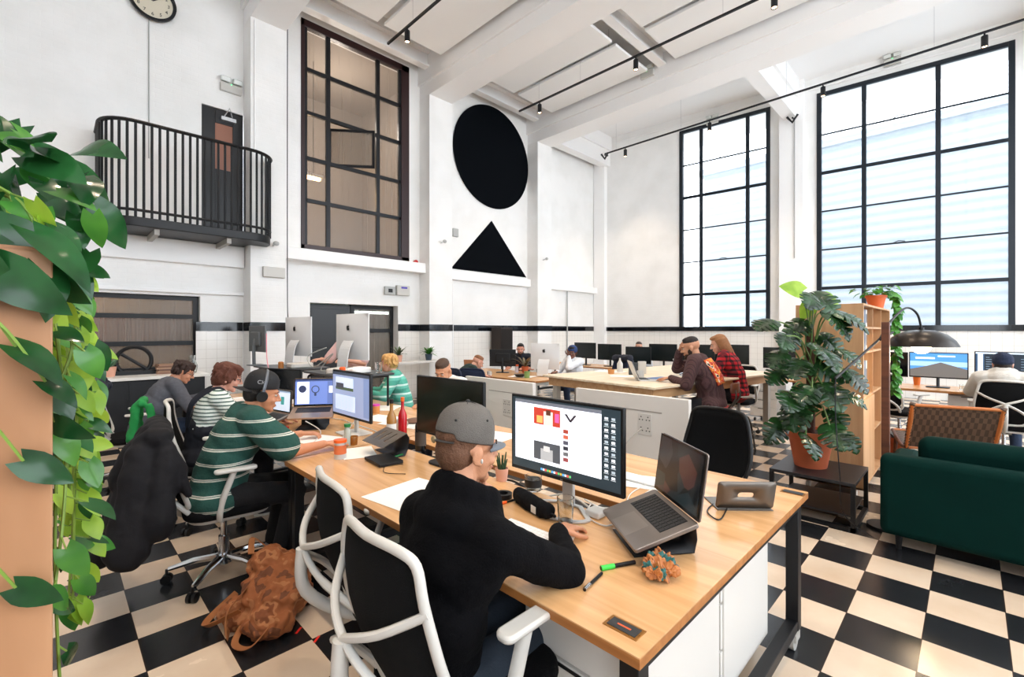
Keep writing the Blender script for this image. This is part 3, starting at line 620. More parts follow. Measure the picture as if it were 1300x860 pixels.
def screen_ui(parent, M, w_, h, kind):
    "M: local frame with x right, y up, z out of the screen; the picture on the screen as thin coloured areas"
    def q(x, y, ww, hh, col, nm='window_area', em=.9, z=.0006):
        m = mat('ui_'+col, col, .4, emit=em)
        b = MB(); b.X = M; b.bb(((x-.5)*w_, (y-.5)*h, 0), ((x+ww-.5)*w_, (y+hh-.5)*h, z)); return b, m
    bag = {}
    def Q(x, y, ww, hh, col, z=.0006):
        b, m = q(x, y, ww, hh, col, z=z); bag.setdefault(col, MB()); o = bag[col]; n0 = len(o.v); o.v += b.v; o.f += [tuple(i+n0 for i in f) for f in b.f]; o.m += [0]*len(b.f)
    if kind == 'web':
        Q(0, 0, 1, 1, '24323A', .0004); Q(.03, .12, .82, .83, 'EEF1FA', .0008); Q(.03, .93, .82, .045, '6A6E78', .001)
        Q(.23, .66, .26, .23, 'B83A2A', .0012); Q(.26, .68, .06, .1, 'F2B060', .0014); Q(.33, .66, .09, .19, 'D8D0C8', .0016); Q(.355, .8, .045, .07, '5A3424', .0018); Q(.44, .72, .04, .12, 'D05AA0', .0014)
        for i in range(7): Q(.23, .62-.024*i, .26-.03*(i % 3 == 2), .006, 'B8BCC8', .0012)
        Q(.23, .17, .26, .25, '4A4E54', .0012); Q(.3, .17, .12, .16, 'A8AAAC', .0014); Q(.33, .3, .06, .07, 'D0D0D0', .0016)
        for sx in (-1, 1):
            for i in range(6): Q(.575+sx*.008*i, .76+.016*i, .022, .018, '3A3036', .0012)
        for i in range(6):
            Q(.52, .60-.075*i, .045, .05, ('A04030', 'C06048', '50505C', '303038', '6A6A6C', '8A4040')[i], .0012); Q(.58, .63-.075*i, .09, .006, 'C4C8D2', .0012); Q(.58, .615-.075*i, .07, .006, 'C4C8D2', .0012)
        for i in range(11):
            for j in range(2): Q(.875+.055*j, .87-.072*i, .028, .03, ('D8DEE4', 'A8B4BC', 'E8ECF0')[(i+j) % 3], .001); Q(.87+.055*j, .855-.072*i, .038, .006, 'C8D0D6', .001)
        for i in range(14): Q(.3+.021*i, .025, .017, .03, ('58A8E8', 'E0E4E8', 'E06050', '60C070', 'D8B040')[i % 5], .001)
    elif kind == 'mail':
        Q(0, 0, 1, 1, '8C98B8', .0004); Q(.0, .93, 1, .07, '3A4250', .0008); Q(.09, .58, .5, .3, 'C8D4E8', .001); Q(.09, .58, .5, .07, '3E5034', .0012); Q(.1, .62, .22, .12, '3A3A40', .0014); Q(.08, .1, .56, .36, 'C2D0EC', .001)
        for i in range(8): Q(.1, .14+.037*i, .5, .005, '93A2C4', .0012)
        Q(.86, .05, .14, .88, '7486AE', .001)
    elif kind == 'bulb':
        Q(0, 0, 1, 1, '6478B4', .0004); Q(0, .93, 1, .07, '2E3C66', .0008); Q(.05, .03, .3, .88, 'D6DCEC', .001); Q(.8, .03, .2, .88, '56689E', .001); Q(.84, .45, .11, .28, 'E8ECF4', .0012)
        for col, cxx, cyy, r in (('2C3450', .18, .62, .095), ('2C3450', .5, .6, .1)):
            b = MB(); b.X = M; b.cyl(((cxx-.5)*w_, (cyy-.5)*h, 0), ((cxx-.5)*w_, (cyy-.5)*h, .0014), r*w_, n=24); o = bag.setdefault(col, MB()); n0 = len(o.v); o.v += b.v; o.f += [tuple(i+n0 for i in f) for f in b.f]; o.m += [0]*len(b.f)
        b = MB(); b.X = M; b.cyl((0, .1*h, 0), (0, .1*h, .0018), .078*w_, n=24); o = bag['6478B4']; n0 = len(o.v); o.v += b.v; o.f += [tuple(i+n0 for i in f) for f in b.f]; o.m += [0]*len(b.f)
        Q(.475, .34, .05, .12, '2C3450', .0014)
    elif kind == 'dune':
        Q(0, 0, 1, 1, '4A8CD0', .0004); Q(0, .45, 1, .2, '9CC4E4', .0006); Q(.1, .75, .35, .08, 'DCE8F2', .0008); Q(.5, .85, .3, .06, 'DCE8F2', .0008)
        for col, pl in (('C49A66', [(0, .3), (.3, .45), (.55, .62), (.75, .5), (1, .35), (1, .1), (0, .1)]), ('5A4030', [(0, 0), (0, .12), (.3, .2), (.62, .34), (.55, .6), (.8, .44), (1, .34), (1, 0)])):
            b = MB(); b.X = M; b.prism([((x-.5)*w_, (y-.5)*h) for x, y in pl], Matrix.Identity(4), .001 if col[0] == 'C' else .0014); o = bag.setdefault(col, MB()); n0 = len(o.v); o.v += b.v; o.f += [tuple(i+n0 for i in f) for f in b.f]; o.m += [0]*len(b.f)
    elif kind == 'code':
        Q(0, 0, 1, 1, '2E4A68', .0004); Q(.03, .02, .07, .93, 'D8E4F0', .0008); Q(.12, .02, .8, .93, '16222E', .0008); Q(0, .95, 1, .05, 'C8D8E8', .001); Q(.93, .02, .05, .93, '6AA0D8', .0008)
        for i in range(9): Q(.14, .82-.08*i, .05+.04*(i % 4), .012, '8AA4BC', .001); Q(.6, .78-.09*i, .1+.03*(i % 3), .012, '7C96AE', .001)
    elif kind == 'doc':
        Q(0, 0, 1, 1, 'C8D4E4', .0004); Q(0, .92, 1, .08, '8494A8', .0006); Q(.45, .3, .2, .4, '3C8C88', .0008)
        for i in range(6): Q(.08, .75-.1*i, .25, .02, 'A8B6C8', .0008)
    for i, (col, b) in enumerate(bag.items()): b.build('screen_image' if i == 0 else 'screen_window', mat('ui_'+col), parent, smooth=0, fixn=False)
def art_screen():
    "muted abstract wallpaper glowing weakly"
    m = mat('dark_leaf_wallpaper', '0A1014', .15); N, L, b = nodes(m); tc = N.new('ShaderNodeTexCoord')
    v = N.new('ShaderNodeTexVoronoi'); v.inputs['Scale'].default_value = 11; L.new(tc.outputs['Object'], v.inputs['Vector'])
    r = N.new('ShaderNodeValToRGB'); e = r.color_ramp.elements; e[0].position = 0; e[0].color = lin('0B1418'); e[1].position = 1; e[1].color = lin('2A4A48')
    for p, c in ((.3, '14181C'), (.55, '233438'), (.7, '5A3430'), (.85, '1A2024')): q = e.new(p); q.color = lin(c)
    s = N.new('ShaderNodeSeparateColor'); L.new(v.outputs['Color'], s.inputs[0]); L.new(s.outputs[0], r.inputs[0]); L.new(r.outputs[0], b.inputs['Emission Color']); b.inputs['Emission Strength'].default_value = .7
    return m
def monitor(label, loc, yaw, w_=.61, h=.355, zc=.31, kind=None, bezel=.012, body=None, stand='curve', sm=None, back=False, cat='monitor', group=None, logo=None):
    "screen faces +x; loc is the foot on the desk; zc = height of the screen centre above it"
    t = thing('monitor', label, cat, loc, yaw, group); bm_ = body or BLACKP
    MB().box((0, 0, zc), (.022, w_, h)).build('housing', bm_, t, bevel=.005)
    MB().box((-.022, 0, zc), (.03, w_*.55, h*.55)).build('rear_cover', bm_, t, bevel=.012)
    M = frame((.0115, 0, zc), (0, 1, 0), (0, 0, 1)); b = MB(); b.X = M; ww, hh = w_-2*bezel, h-2*bezel-.006
    b.bb((-ww/2, -hh/2+.003, 0), (ww/2, hh/2+.003, .0008)); p = b.build('panel', sm or SCROFF, t, smooth=0)
    if kind: screen_ui(p, M @ Matrix.Translation((0, .003, .0008)), ww, hh, kind)
    if stand == 'curve':
        s = MB().bb((-.05, -.03, .01), (-.03, .03, zc)); s.build('stand_neck', ALU, t, bevel=.004)
        f = MB(); f.tube([(.13*cos(a)*.7+.03, .16*sin(a), .006) for a in [pi/2+pi*k/12*1.0-pi for k in range(13)]], .012, 6, sy=.5, up=(0, 0, 1)); f.tube([(.03, .16, .006), (-.06, .05, .006), (-.06, -.05, .006), (.03, -.16, .006)], .012, 6, sy=.5, up=(0, 0, 1)); f.build('foot', ALU, t)
    elif stand == 'white': MB().bb((-.05, -.022, .0), (-.03, .022, zc)).build('stand_neck', WPLAST, t, bevel=.004); MB().prism(rrect(.2, .24, .02), Matrix.Translation((-.02, 0, 0)), .012).build('foot', WPLAST, t, bevel=.003)
    else: MB().tube([(-.04, 0, .0), (-.045, 0, zc*.6), (-.03, 0, zc)], .022, 8, sy=.6).build('stand_neck', bm_, t); MB().prism(rrect(.18, .25, .05), Matrix.Translation((-.01, 0, 0)), .012).build('foot', bm_, t, bevel=.003)
    return t
APPLE = [(0, .30), (.12, .36), (.27, .33), (.36, .22), (.27, .12), (.25, 0), (.29, -.12), (.38, -.18), (.30, -.36), (.18, -.46), (.05, -.42), (-.05, -.42), (-.18, -.46), (-.31, -.35), (-.38, -.15), (-.40, .06), (-.34, .26), (-.2, .35), (-.08, .33)]
def fruit_logo(parent, M, s, m):
    b = MB(); b.X = M; b.prism([(x*s, y*s) for x, y in APPLE], Matrix.Identity(4), .001); b.prism([(.0*s, .40*s), (.04*s, .52*s), (.16*s, .60*s), (.15*s, .50*s), (.08*s, .42*s)], Matrix.Identity(4), .001); return b.build('logo', m, parent, smooth=0)
SILV = mat('silver_shell', 'E2E3E4', .45, .1)
def imac(label, loc, yaw, w_=.65, h=.516, kind=None, group=None, tilt=0):
    "all in one computer, screen towards +x"
    t = thing('desktop_computer', label, 'computer', loc, yaw, group); zc = .12+h/2; n = 8; m = MB(); g = []
    rb = []
    for j in range(n+1):
        row = []
        for i in range(n+1):
            y = (i/n-.5)*w_; z = (j/n-.5)*h; k = max(0, 1-(2*abs(y)/w_)**2)*max(0, 1-(2*abs(z)/h)**2); row.append((-.012-.045*k**.8, y, zc+z))
        g.append(row)
    m.sheet(g); m.build('rear_shell', SILV, t, smooth=1.2); MB().bb((-.012, -w_/2, zc-h/2), (0, w_/2, zc+h/2)).build('edge', SILV, t, bevel=.002)
    MB().bb((0, -w_/2+.004, zc-h/2+.09), (.002, w_/2-.004, zc+h/2-.004)).build('panel', SCROFF, t, smooth=0)
    MB().bb((-.0, -w_/2+.002, zc-h/2+.002), (.0015, w_/2-.002, zc-h/2+.088)).build('chin', ALU, t, smooth=0)
    s = MB(); s.tube(spline([(-.045, 0, zc-.02), (-.10, 0, zc-.12), (-.125, 0, .05), (-.11, 0, .008), (0, 0, .005), (.07, 0, .005)], 5), [.09]*26, 12, sy=.06, up=(0, 1, 0)) if 0 else None
    pth = spline([(-.03, 0, zc-.02), (-.10, 0, zc-.14), (-.13, 0, .04), (-.10, 0, .006), (.07, 0, .006)], 6); s = MB()
    for a, b in zip(pth, pth[1:]):
        dd = (V(b)-V(a)); nrm = V((dd.z, 0, -dd.x)).normalized()*.004
        s.add([V(a)+V((0, y, 0))+q*nrm for q in (-1, 1) for y in (-.1, .1)]+[V(b)+V((0, y, 0))+q*nrm for q in (-1, 1) for y in (-.1, .1)], [(0, 1, 5, 4), (2, 6, 7, 3), (0, 4, 6, 2), (1, 3, 7, 5), (0, 2, 3, 1), (4, 5, 7, 6)])
    s.build('stand', SILV, t); fruit_logo(t, frame((-.06, 0, zc+.1), (0, -1, 0), (0, 0, 1)), .07, mat('logo_black', '101010'))
    return t
def keyset(mb, x0, y0, x1, y1, z, rows=5, cols=13, gap=.18, mi=0):
    dy = (y1-y0)/cols; dx = (x1-x0)/rows
    for i in range(rows):
        for j in range(cols): mb.bb((x0+dx*(i+gap/2), y0+dy*(j+gap/2), z), (x0+dx*(i+1-gap/2), y0+dy*(j+1-gap/2), z+.0015), mi)
def laptop(label, loc, yaw, w_=.35, d=.24, tilt=0, opn=115, kind=None, sm=None, body=None, case=None):
    "user side is +x, hinge at x=-d/2, base pitched by tilt about the front edge"
    t = thing('laptop', label, 'laptop', loc, yaw); bd = body or SGREY
    T = Matrix.Translation((d/2, 0, 0)) @ Matrix.Rotation(tilt, 4, 'Y') @ Matrix.Translation((-d/2, 0, 0))
    b = MB(); b.X = T; b.prism(rrect(d, w_, .012), Matrix.Identity(4), .014); base = b.build('base', bd, t, bevel=.002)
    k = MB(); k.X = T; k.bb((-d/2+.02, -w_*.39, .0141), (-d/2+.128, w_*.39, .0144)); kb = k.build('keyboard', mat('key_well', '141416', .6), base, smooth=0)
    k = MB(); k.X = T; keyset(k, -d/2+.022, -w_*.385, -d/2+.126, w_*.385, .0143); k.build('keys', mat('keys_black', '1E1E20', .5), base, smooth=0)
    k = MB(); k.X = T; k.bb((-d/2+.14, -w_*.2, .0141), (d/2-.008, w_*.2, .0144)); k.build('trackpad', mat('trackpad', '968D86', .3, .5), base, smooth=0)
    Lm = T @ Matrix.Translation((-d/2+.004, 0, .014)) @ Matrix.Rotation(-(R(opn)-pi/2), 4, 'Y')
    l = MB(); l.X = Lm; l.prism(rrect(d-.004, w_, .012), frame((-.004, 0, (d)/2), (0, 0, 1), (0, 1, 0)), .006); lid = l.build('lid', bd, t, bevel=.0015)
    M = Lm @ frame((.0022, 0, d/2), (0, 1, 0), (0, 0, 1)); M = Lm @ frame((.0024, 0, d/2), (0, 1, 0), (0, 0, 1))
    s = MB(); s.X = M; s.bb((-w_/2+.004, -d/2+.008, 0), (w_/2-.004, d/2-.005, .0006)); bz = s.build('bezel', mat('glass_bezel', '050507', .1), lid, smooth=0)
    s = MB(); s.X = M; s.bb((-w_/2+.012, -d/2+.02, .0006), (w_/2-.012, d/2-.012, .001)); p = s.build('panel', sm or SCROFF, lid, smooth=0)
    if kind:
        # the picture keeps the level of a sub-part
        n0 = set(bpy.data.objects); screen_ui(lid, M @ Matrix.Translation((0, .004, .001)), w_-.024, d-.032, kind)
    return t
def cylthing(name, label, cat, loc, prof, m, part='body', extra=None, n=24, group=None):
    t = thing(name, label, cat, loc, 0, group); MB().lathe(prof, n=n).build(part, m, t)
    for e in (extra or []): MB().lathe(e[1], n=n).build(e[0], e[2], t)
    return t
def bottle(label, loc, h, r, m, capm, labm=None, neck=.35):
    ex = [('cap', [(0, h-.03), (r*.42, h-.03), (r*.42, h), (0, h)], capm)]
    if labm: ex.append(('paper_label', [(r+.0006, h*.12), (r+.0012, h*.12), (r+.0012, h*.42), (r+.0006, h*.42)], labm))
    return cylthing('bottle', label, 'bottle', loc, [(0, 0), (r*.95, 0), (r, .01), (r, h*.55), (r*.8, h*.62), (r*.38, h*.72), (r*.34, h-.03), (0, h-.03)], m, 'glass_body', ex)
def mug(label, loc, m, r=.04, h=.09, rz=0):
    t = thing('mug', label, 'mug', loc, rz); MB().lathe([(0, 0), (r*.9, 0), (r, .01), (r, h), (r-.004, h), (r-.005, .01), (0, .008)]).build('cup', m, t)
    MB().tube([(r-.004+.03*sin(a), 0, h*.5+.028*cos(a)) for a in [pi*k/8 for k in range(9)]], .005).build('handle', m, t); return t
def tumbler(label, loc, r=.036, h=.1, m=None, cup='glass'):
    t = thing('drinking_glass', label, 'glass', loc); MB().lathe([(0, 0), (r*.82, 0), (r, h), (r-.003, h), (r*.8-.003, .012), (0, .012)]).build('tumbler', m or GLASS, t); return t
def papers(label, loc, rz, a=.21, b=.297, n=1, m=None, name='paper_sheet'):
    o = MB()
    for i in range(n): o.box((.004*(i % 2), .003*i, .0006+.0012*i), (a, b, .001), (0, 0, .06*i))
    o = o.build(name, m or PAPER, None, smooth=0); place(o, loc, rz); return tag(o, label, 'paper')
def leaf_heart(mb, base, d, nrm, L, W, droop=.35, fold=.15, mi=0, rows=8):
    d = V(d).normalized(); n = V(nrm); n = (n-d*n.dot(d)).normalized(); s = d.cross(n); grid = []
    for i in range(rows+1):
        u = i/rows; hw = W*.5*(sin(pi*min(1, u**.62))**.8 if u < 1 else 0)*(1.05-.1*u)
        if i == 0: hw = W*.30
        row = []
        for k in (-1, -.5, 0, .5, 1):
            back = -.2*L*abs(k)*(1-u)**3 if k else 0
            x = u*L+back; z = -droop*L*u*u+fold*abs(k)*hw
            row.append(V(base)+d*x+s*(k*hw)+n*z)
        grid.append(row)
    mb.sheet(grid, mi=mi)
def leaf_monstera(mb, base, d, nrm, L, W, droop=.3, mi=0, cuts=5):
    d = V(d).normalized(); n = V(nrm); n = (n-d*n.dot(d)).normalized(); s = d.cross(n); rows = cuts*8; ring = []
    for sd in (-1, 1):
        g = []
        for i in range(rows+1):
            u = i/rows; hw = W*.5*max(.02, sin(pi*min(1, u**.6)))**.75; ph = (u*cuts+.15) % 1
            cut = 1 if (ph > .22 or u < .12 or u > .93) else .38
            hw *= cut; row = []
            for k in (0, .35, .7, 1):
                x = u*L+(.16*L*k*(hw/(W*.5)) if u > .1 else -.18*L*k*(1-u*8)); z = -droop*L*u*u-.10*W*k*k+.06*W*k
                row.append(V(base)+d*x+s*(sd*k*hw)+n*z)
            g.append(row)
        mb.sheet(g, mi=mi)
def leafmat(name, c1, c2, rough=.35, tl=.25):
    m = mat(name, c1, rough, transl=tl, coat=0); N, L, b = nodes(m); tc = N.new('ShaderNodeTexCoord'); n = N.new('ShaderNodeTexNoise'); n.inputs['Scale'].default_value = 7; n.inputs['Detail'].default_value = 3
    L.new(tc.outputs['Object'], n.inputs['Vector']); r = N.new('ShaderNodeValToRGB'); e = r.color_ramp.elements; e[0].position = .38; e[0].color = lin(c1); e[1].position = .62; e[1].color = lin(c2); L.new(n.outputs['Fac'], r.inputs[0]); L.new(r.outputs[0], b.inputs['Base Color'])
    for q in N:
        if q.type == 'BSDF_TRANSLUCENT': L.new(r.outputs[0], q.inputs[0])
    return m
LG1 = leafmat('leaf_dark', '16401E', '2A6232', .16); LG2 = leafmat('leaf_mid', '34722E', '5A9A3C', .2); LG3 = leafmat('leaf_lime', '8CB83A', 'B4D84C', .4, .4); LG4 = leafmat('monstera_green', '10280F', '234A22', .24, .12)
STEM = mat('stem_green', '5A7A34', .5)
# ================================================================ PEOPLE
def skin(name, col): return mat(name, col, .5, bump=.15, bscale=220)
def ik(a, c, l1, l2, pole):
    a, c = V(a), V(c); d = c-a; D = min(d.length, (l1+l2)*.995); dn = d.normalized(); x = (l1*l1-l2*l2+D*D)/(2*D); h = sqrt(max(l1*l1-x*x, 0)); p = V(pole); p = (p-dn*p.dot(dn)).normalized()
    return a+dn*x+p*h
def hand(mb, w_, d, pn, s=1, curl=.5, side=1, spread=.16):
    "wrist w_, finger direction d, palm normal pn (where the palm looks), thumb on 'side'"
    d = V(d).normalized(); pn = V(pn); pn = (pn-d*pn.dot(d)).normalized(); l = d.cross(pn)*side; w_ = V(w_)
    for k in (-.024, -.008, .008, .024): mb.cap(w_+d*.012+l*k*.7, w_+d*.082+l*k*1.05, .0135*s, .0115*s, 8)
    for i, (o, ln) in enumerate(((.030, .072), (.0105, .08), (-.0095, .075), (-.029, .06))):
        p = w_+d*.088+l*o; a = (o/.03)*spread*.5; f = (d*cos(a)+l*sin(a)).normalized(); seg = (ln*.42, ln*.32, ln*.26); rad = .0088*s
        for q in range(3):
            th = curl*(.35+.5*q)*(1+.1*i); v = (f*cos(th)+pn*sin(th)).normalized(); e = p+v*seg[q]; mb.cap(p, e, rad, rad*.9, 8); p = e; rad *= .92
    p = w_+d*.03+l*.026; t1 = (d*.7+l*.8+pn*.35).normalized(); e = p+t1*.04; mb.cap(p, e, .0125*s, .0105*s, 8); t2 = (d*.95+l*.3+pn*.3).normalized(); e2 = e+t2*.03; mb.cap(e, e2, .0102*s, .009*s, 8); mb.cap(e2, e2+(d+pn*.3).normalized()*.022, .009*s, .008*s, 8)
def person(label, loc, yaw=0, hip=.5, lean=.25, lean2=.35, neck=.5, face=(0, 0), turn=0, sk='C58C6E', sh=.175, wr=((.45, .14, .77), (.45, -.14, .77)), pole=((-.1, .8, -1), (-.1, -.8, -1)), handd=((1, 0, 0), (1, 0, 0)), palm=((0, 0, -1), (0, 0, -1)), curl=(.5, .5),
           feet=((.42, .12, .09), (.42, -.12, .09)), knee=(1, 0, .6), top=None, top_r=1.0, sleeve='long', hood=False, bottom='1C2430', shoe='22242A', hair=None, eyes=True, beard=None, headgear=None, vox=.008, loose=.014, kind='sit', scale=1, glasses=False, extra=None, collar=True, shd=.035, smo=0, headoff=(0, 0, 0)):
    t = thing('person', label, 'person', loc, yaw); t.scale = (scale,)*3; SK = skin('skin_'+sk, sk)
    P = V((0, 0, hip)); u1 = V((sin(lean), 0, cos(lean))); u2 = V((sin(lean+lean2), 0, cos(lean+lean2)))
    W = P+u1*.22; Ch = W+u2*.14; NB = W+u2*.30; f2 = V((u2.z, 0, -u2.x)); Y = V((0, 1, 0))
    nd = V((sin(neck), 0, cos(neck))); HC = NB+nd*.13+V(headoff)+f2*.01
    S = [NB-u2*shd+Y*sh, NB-u2*shd-Y*sh]; Wr = [V(q) for q in wr]; El = [ik(S[i], Wr[i], .285, .25, pole[i]) for i in (0, 1)]
    for i in (0, 1):
        dd = Wr[i]-S[i]
        if dd.length > .53: Wr[i] = S[i]+dd.normalized()*.53
    HJ = [P+Y*.09, P-Y*.09]; An = [V(q) for q in feet]
    for i in (0, 1):
        dd = An[i]-HJ[i]
        if dd.length > .82: An[i] = HJ[i]+dd.normalized()*.82
    Kn = [ik(HJ[i], An[i], .43, .41, knee) for i in (0, 1)]
    # ---- body: one continuous skin
    b = MB(); rt = Matrix.Rotation(lean+lean2, 3, 'Y')
    b.ell(P, (.12, .16, .11)).ell(W, (.10, .135, .13), Matrix.Rotation(lean, 3, 'Y')).ell(Ch, (.105, .155, .15), rt); b.cap(S[0]-Y*.03, S[1]+Y*.03, .055, .055)
    for i in (0, 1):
        b.cap(S[i], El[i], .047, .037); b.cap(El[i], Wr[i], .037, .025); b.cap(HJ[i], Kn[i], .078, .052); b.cap(Kn[i], An[i], .05, .034)
        b.cap(An[i]-V((.02, 0, .04)), An[i]+V((.13, 0, -.055)), .032, .026)
        hand(b, Wr[i], handd[i], palm[i], 1.05, curl[i], side=(1 if i else -1)*(-1), spread=.16)
    H = Matrix.Translation(HC) @ Matrix.Rotation(face[0]+turn, 4, 'Z') @ Matrix.Rotation(face[1], 4, 'Y')
    def h(p): return H @ V(p)
    hr = H.to_3x3()
    def he(p, r): b.ell(h(p), r, hr, 20)
    b.cap(NB-u2*.02, h((-.025, 0, -.03)), .058, .052)
    he((-.012, 0, .032), (.094, .075, .083)); he((.032, 0, -.018), (.060, .058, .078)); he((.036, 0, -.068), (.046, .045, .036)); he((.070, 0, -.092), (.02, .022, .017)); he((.072, 0, .03), (.022, .048, .014))
    for s in (-1, 1):
        he((.066, .034*s, -.03), (.022, .02, .02)); he((-.008, .078*s, -.008), (.020, .008, .031)); he((-.003, .083*s, .004), (.012, .007, .018)); he((.0, .080*s, -.03), (.009, .007, .01))
    b.cap(h((.088, 0, .018)), h((.112, 0, -.022)), .0075, .0115, 10); he((.096, .012, -.028), (.01, .008, .007)); he((.096, -.012, -.028), (.01, .008, .007)); he((.086, 0, -.056), (.013, .025, .007)); he((.084, 0, -.067), (.013, .021, .007))
    body = organic('body', b, SK, t, min(vox, .0055), 2)
    if eyes:
        for s in (-1, 1):
            e = MB(); e.ell(h((.0775, .031*s, .006)), (.010, .013, .0075), hr, 12); eo = e.build('eye', mat('eye_white', 'B8B0A8', .2), t)
            e = MB(); e.ell(h((.0855, .031*s, .006)), (.004, .0058, .0058), hr, 10); e.build('iris', mat('iris_dark', '2A1C14', .1), eo)
            e = MB(); e.tube([h((.086, .014*s, .026)), h((.092, .03*s, .032)), h((.080, .05*s, .026))], [.003, .004, .002], 6); e.build('eyebrow', mat('brow', '3A261C', .9), t)
        e = MB(); e.ell(h((.0935, 0, -.0605)), (.0075, .022, .006), hr, 12); e.build('lips', mat('lips_'+sk, '9C5348', .45), t)
    # ---- clothes
    if top is not None:
        lo = loose; c = MB(); c.ell(P+V((0, 0, -.01)), (.135+lo, .175+lo, .12), None, 24).ell(W, (.118+lo, .152+lo, .16), Matrix.Rotation(lean, 3, 'Y'), 24).ell(Ch, (.118+lo, .168+lo, .165), rt, 24)
        c.cap(S[0]-Y*.02, S[1]+Y*.02, .062+lo, .062+lo, 16); c.cap(P, W, .125+lo, .12+lo, 16); c.cap(W, NB-u2*.07, .12+lo, .1+lo, 16)
        for i in (0, 1):
            if sleeve == 'long': c.cap(S[i], El[i], .056+lo, .046+lo*.8, 14); c.cap(El[i], Wr[i]-(Wr[i]-El[i]).normalized()*.015, .045+lo*.8, .030+lo*.5, 14)
            elif sleeve == 'half': c.cap(S[i], S[i].lerp(El[i], .8), .056+lo, .056+lo*1.3, 14)
            elif sleeve == 'elbow': c.cap(S[i], El[i], .056+lo, .045+lo, 14)
        if collar: c.cap(NB-u2*.05, NB+nd*.012, .07, .06, 16)
        if hood:
            hb = NB-f2*.055-u2*.0
            for k in range(15):
                a = 2*pi*(k/15); q = .5+.5*cos(a); c.cap(NB-nd*.03-f2*(.085*cos(a)-.015)+Y*(.10*sin(a)), NB+nd*(.02+.035*q)+V(headoff)*.35-f2*(.08*cos(a)-.02)+Y*(.092*sin(a)), .055, .038, 10)
            c.ell(NB-f2*.07-u2*.03, (.06, .13, .08), rt); c.ell(NB-f2*.085-u2*.10, (.045, .10, .07), rt)
            for s in (-1, 1): c.cap(NB+Y*.06*s-u2*.03, S[0 if s > 0 else 1]-Y*.03*s-u2*.0, .085, .075, 14); c.cap(Ch+Y*.08*s, S[0 if s > 0 else 1]-u2*.03-Y*.02*s, .12, .078, 14)
        organic('top', c, top, t, vox, smo or (9 if vox < .009 else 5), disp=.016*top_r, dscale=.09)
        if sleeve == 'long' and vox < .0075:
            for i in (0, 1):
                dd = (Wr[i]-El[i]).normalized(); MB().cap(Wr[i]-dd*.045, Wr[i]-dd*.006, .036, .033, 16).build('cuff', top, t)
    bmx = bottom if not isinstance(bottom, str) else mat('cloth_'+bottom, bottom, .9, bump=.3, bscale=150)
    c = MB(); c.ell(P, (.13, .17, .115), None, 20)
    for i in (0, 1): c.cap(HJ[i], Kn[i], .09, .066, 14); c.cap(Kn[i], An[i]+V((0, 0, .03)), .064, .05, 14)
    organic('trousers', c, bmx, t, max(vox, .009), 3, disp=.012, dscale=.09)
    smx = shoe if not isinstance(shoe, str) else mat('shoe_'+shoe, shoe, .6)
    for i in (0, 1):
        a = An[i]; c = MB(); c.cap(a+V((-.03, 0, -.05)), a+V((.12, 0, -.055)), .04, .036, 14).cap(a+V((-.02, 0, -.02)), a+V((.04, 0, -.04)), .042, .04, 14)
        so = organic('shoe', c, smx, t, .009, 2); MB().prism(rrect(.26, .086, .042), Matrix.Translation((a.x+.045, a.y, a.z-.094)), .02).build('sole', mat('sole_white', 'D8D6D0', .5), so, bevel=.005)
    # ---- hair, beard, headgear
    hm = None
    if hair:
        st, hc = hair[0], hair[1]; hm = mat('hair_'+hc, hc, .7, bump=.5, bscale=160, noise_amt=.3, nscale=60); c = MB()
        def k(p, r): c.ell(h(p), r, hr, 16)
        if st in ('short', 'fade', 'shaggy', 'long', 'bob'):
            (k((-.022, 0, .048), (.094, .079, .083)), k((-.045, 0, .0), (.066, .073, .075))) if st != 'fade' else k((-.016, 0, .066), (.088, .073, .064))
            if st != 'fade': k((.03, 0, .095), (.055, .062, .028))
            else: k((.0, 0, .1), (.07, .055, .028))
        if st in ('shaggy', 'bob'):
            rg = random.Random(len(label))
            for i in range(46):
                a = rg.uniform(-2.6, 2.6); z = rg.uniform(.0, .1); p = V((-.02-.095*cos(a+pi)*1, .082*sin(a), z)) if abs(a) > .7 else V((.075*cos(a), .08*sin(a), .075+rg.random()*.025)); q = p+V((p.x*.16, p.y*.16, -.028-.02*rg.random())); c.cap(h(p), h(q), .014, .006, 7)
            if st == 'bob': k((-.05, 0, -.02), (.062, .078, .075)); k((-.01, .07, .0), (.045, .018, .06)); k((-.01, -.07, .0), (.045, .018, .06)); k((.055, 0, .085), (.045, .06, .025))
        if st == 'long':
            for i in range(26):
                a = -2.2+4.4*i/25; p = V((-.03-.07*cos(a), .08*sin(a), .05)); c.cap(h(p), h(p+V((-.015, p.y*.1, -.13))), .02, .017, 7); c.cap(h(p+V((-.015, p.y*.1, -.13))), h(p+V((-.035+.03*(i % 3), p.y*.05, -.25-.02*(i % 4)))), .017, .007, 7)
        organic('hair', c, hm, t, .006 if vox < .01 else .008, 1, disp=.012 if st in ('shaggy', 'bob') else .005, dscale=.03)
    if beard:
        c = MB(); bm2 = mat('beard_'+beard, beard, .9, bump=1, bscale=200)
        def k(p, r): c.ell(h(p), r, hr, 14)
        k((.042, 0, -.078), (.050, .051, .035)); k((.078, 0, -.095), (.024, .027, .024)); k((.091, 0, -.048), (.011, .026, .006)); k((.02, .055, -.045), (.026, .01, .036)); k((.02, -.055, -.045), (.026, .01, .036)); organic('beard', c, bm2, t, .006, 1, disp=.006, dscale=.03)
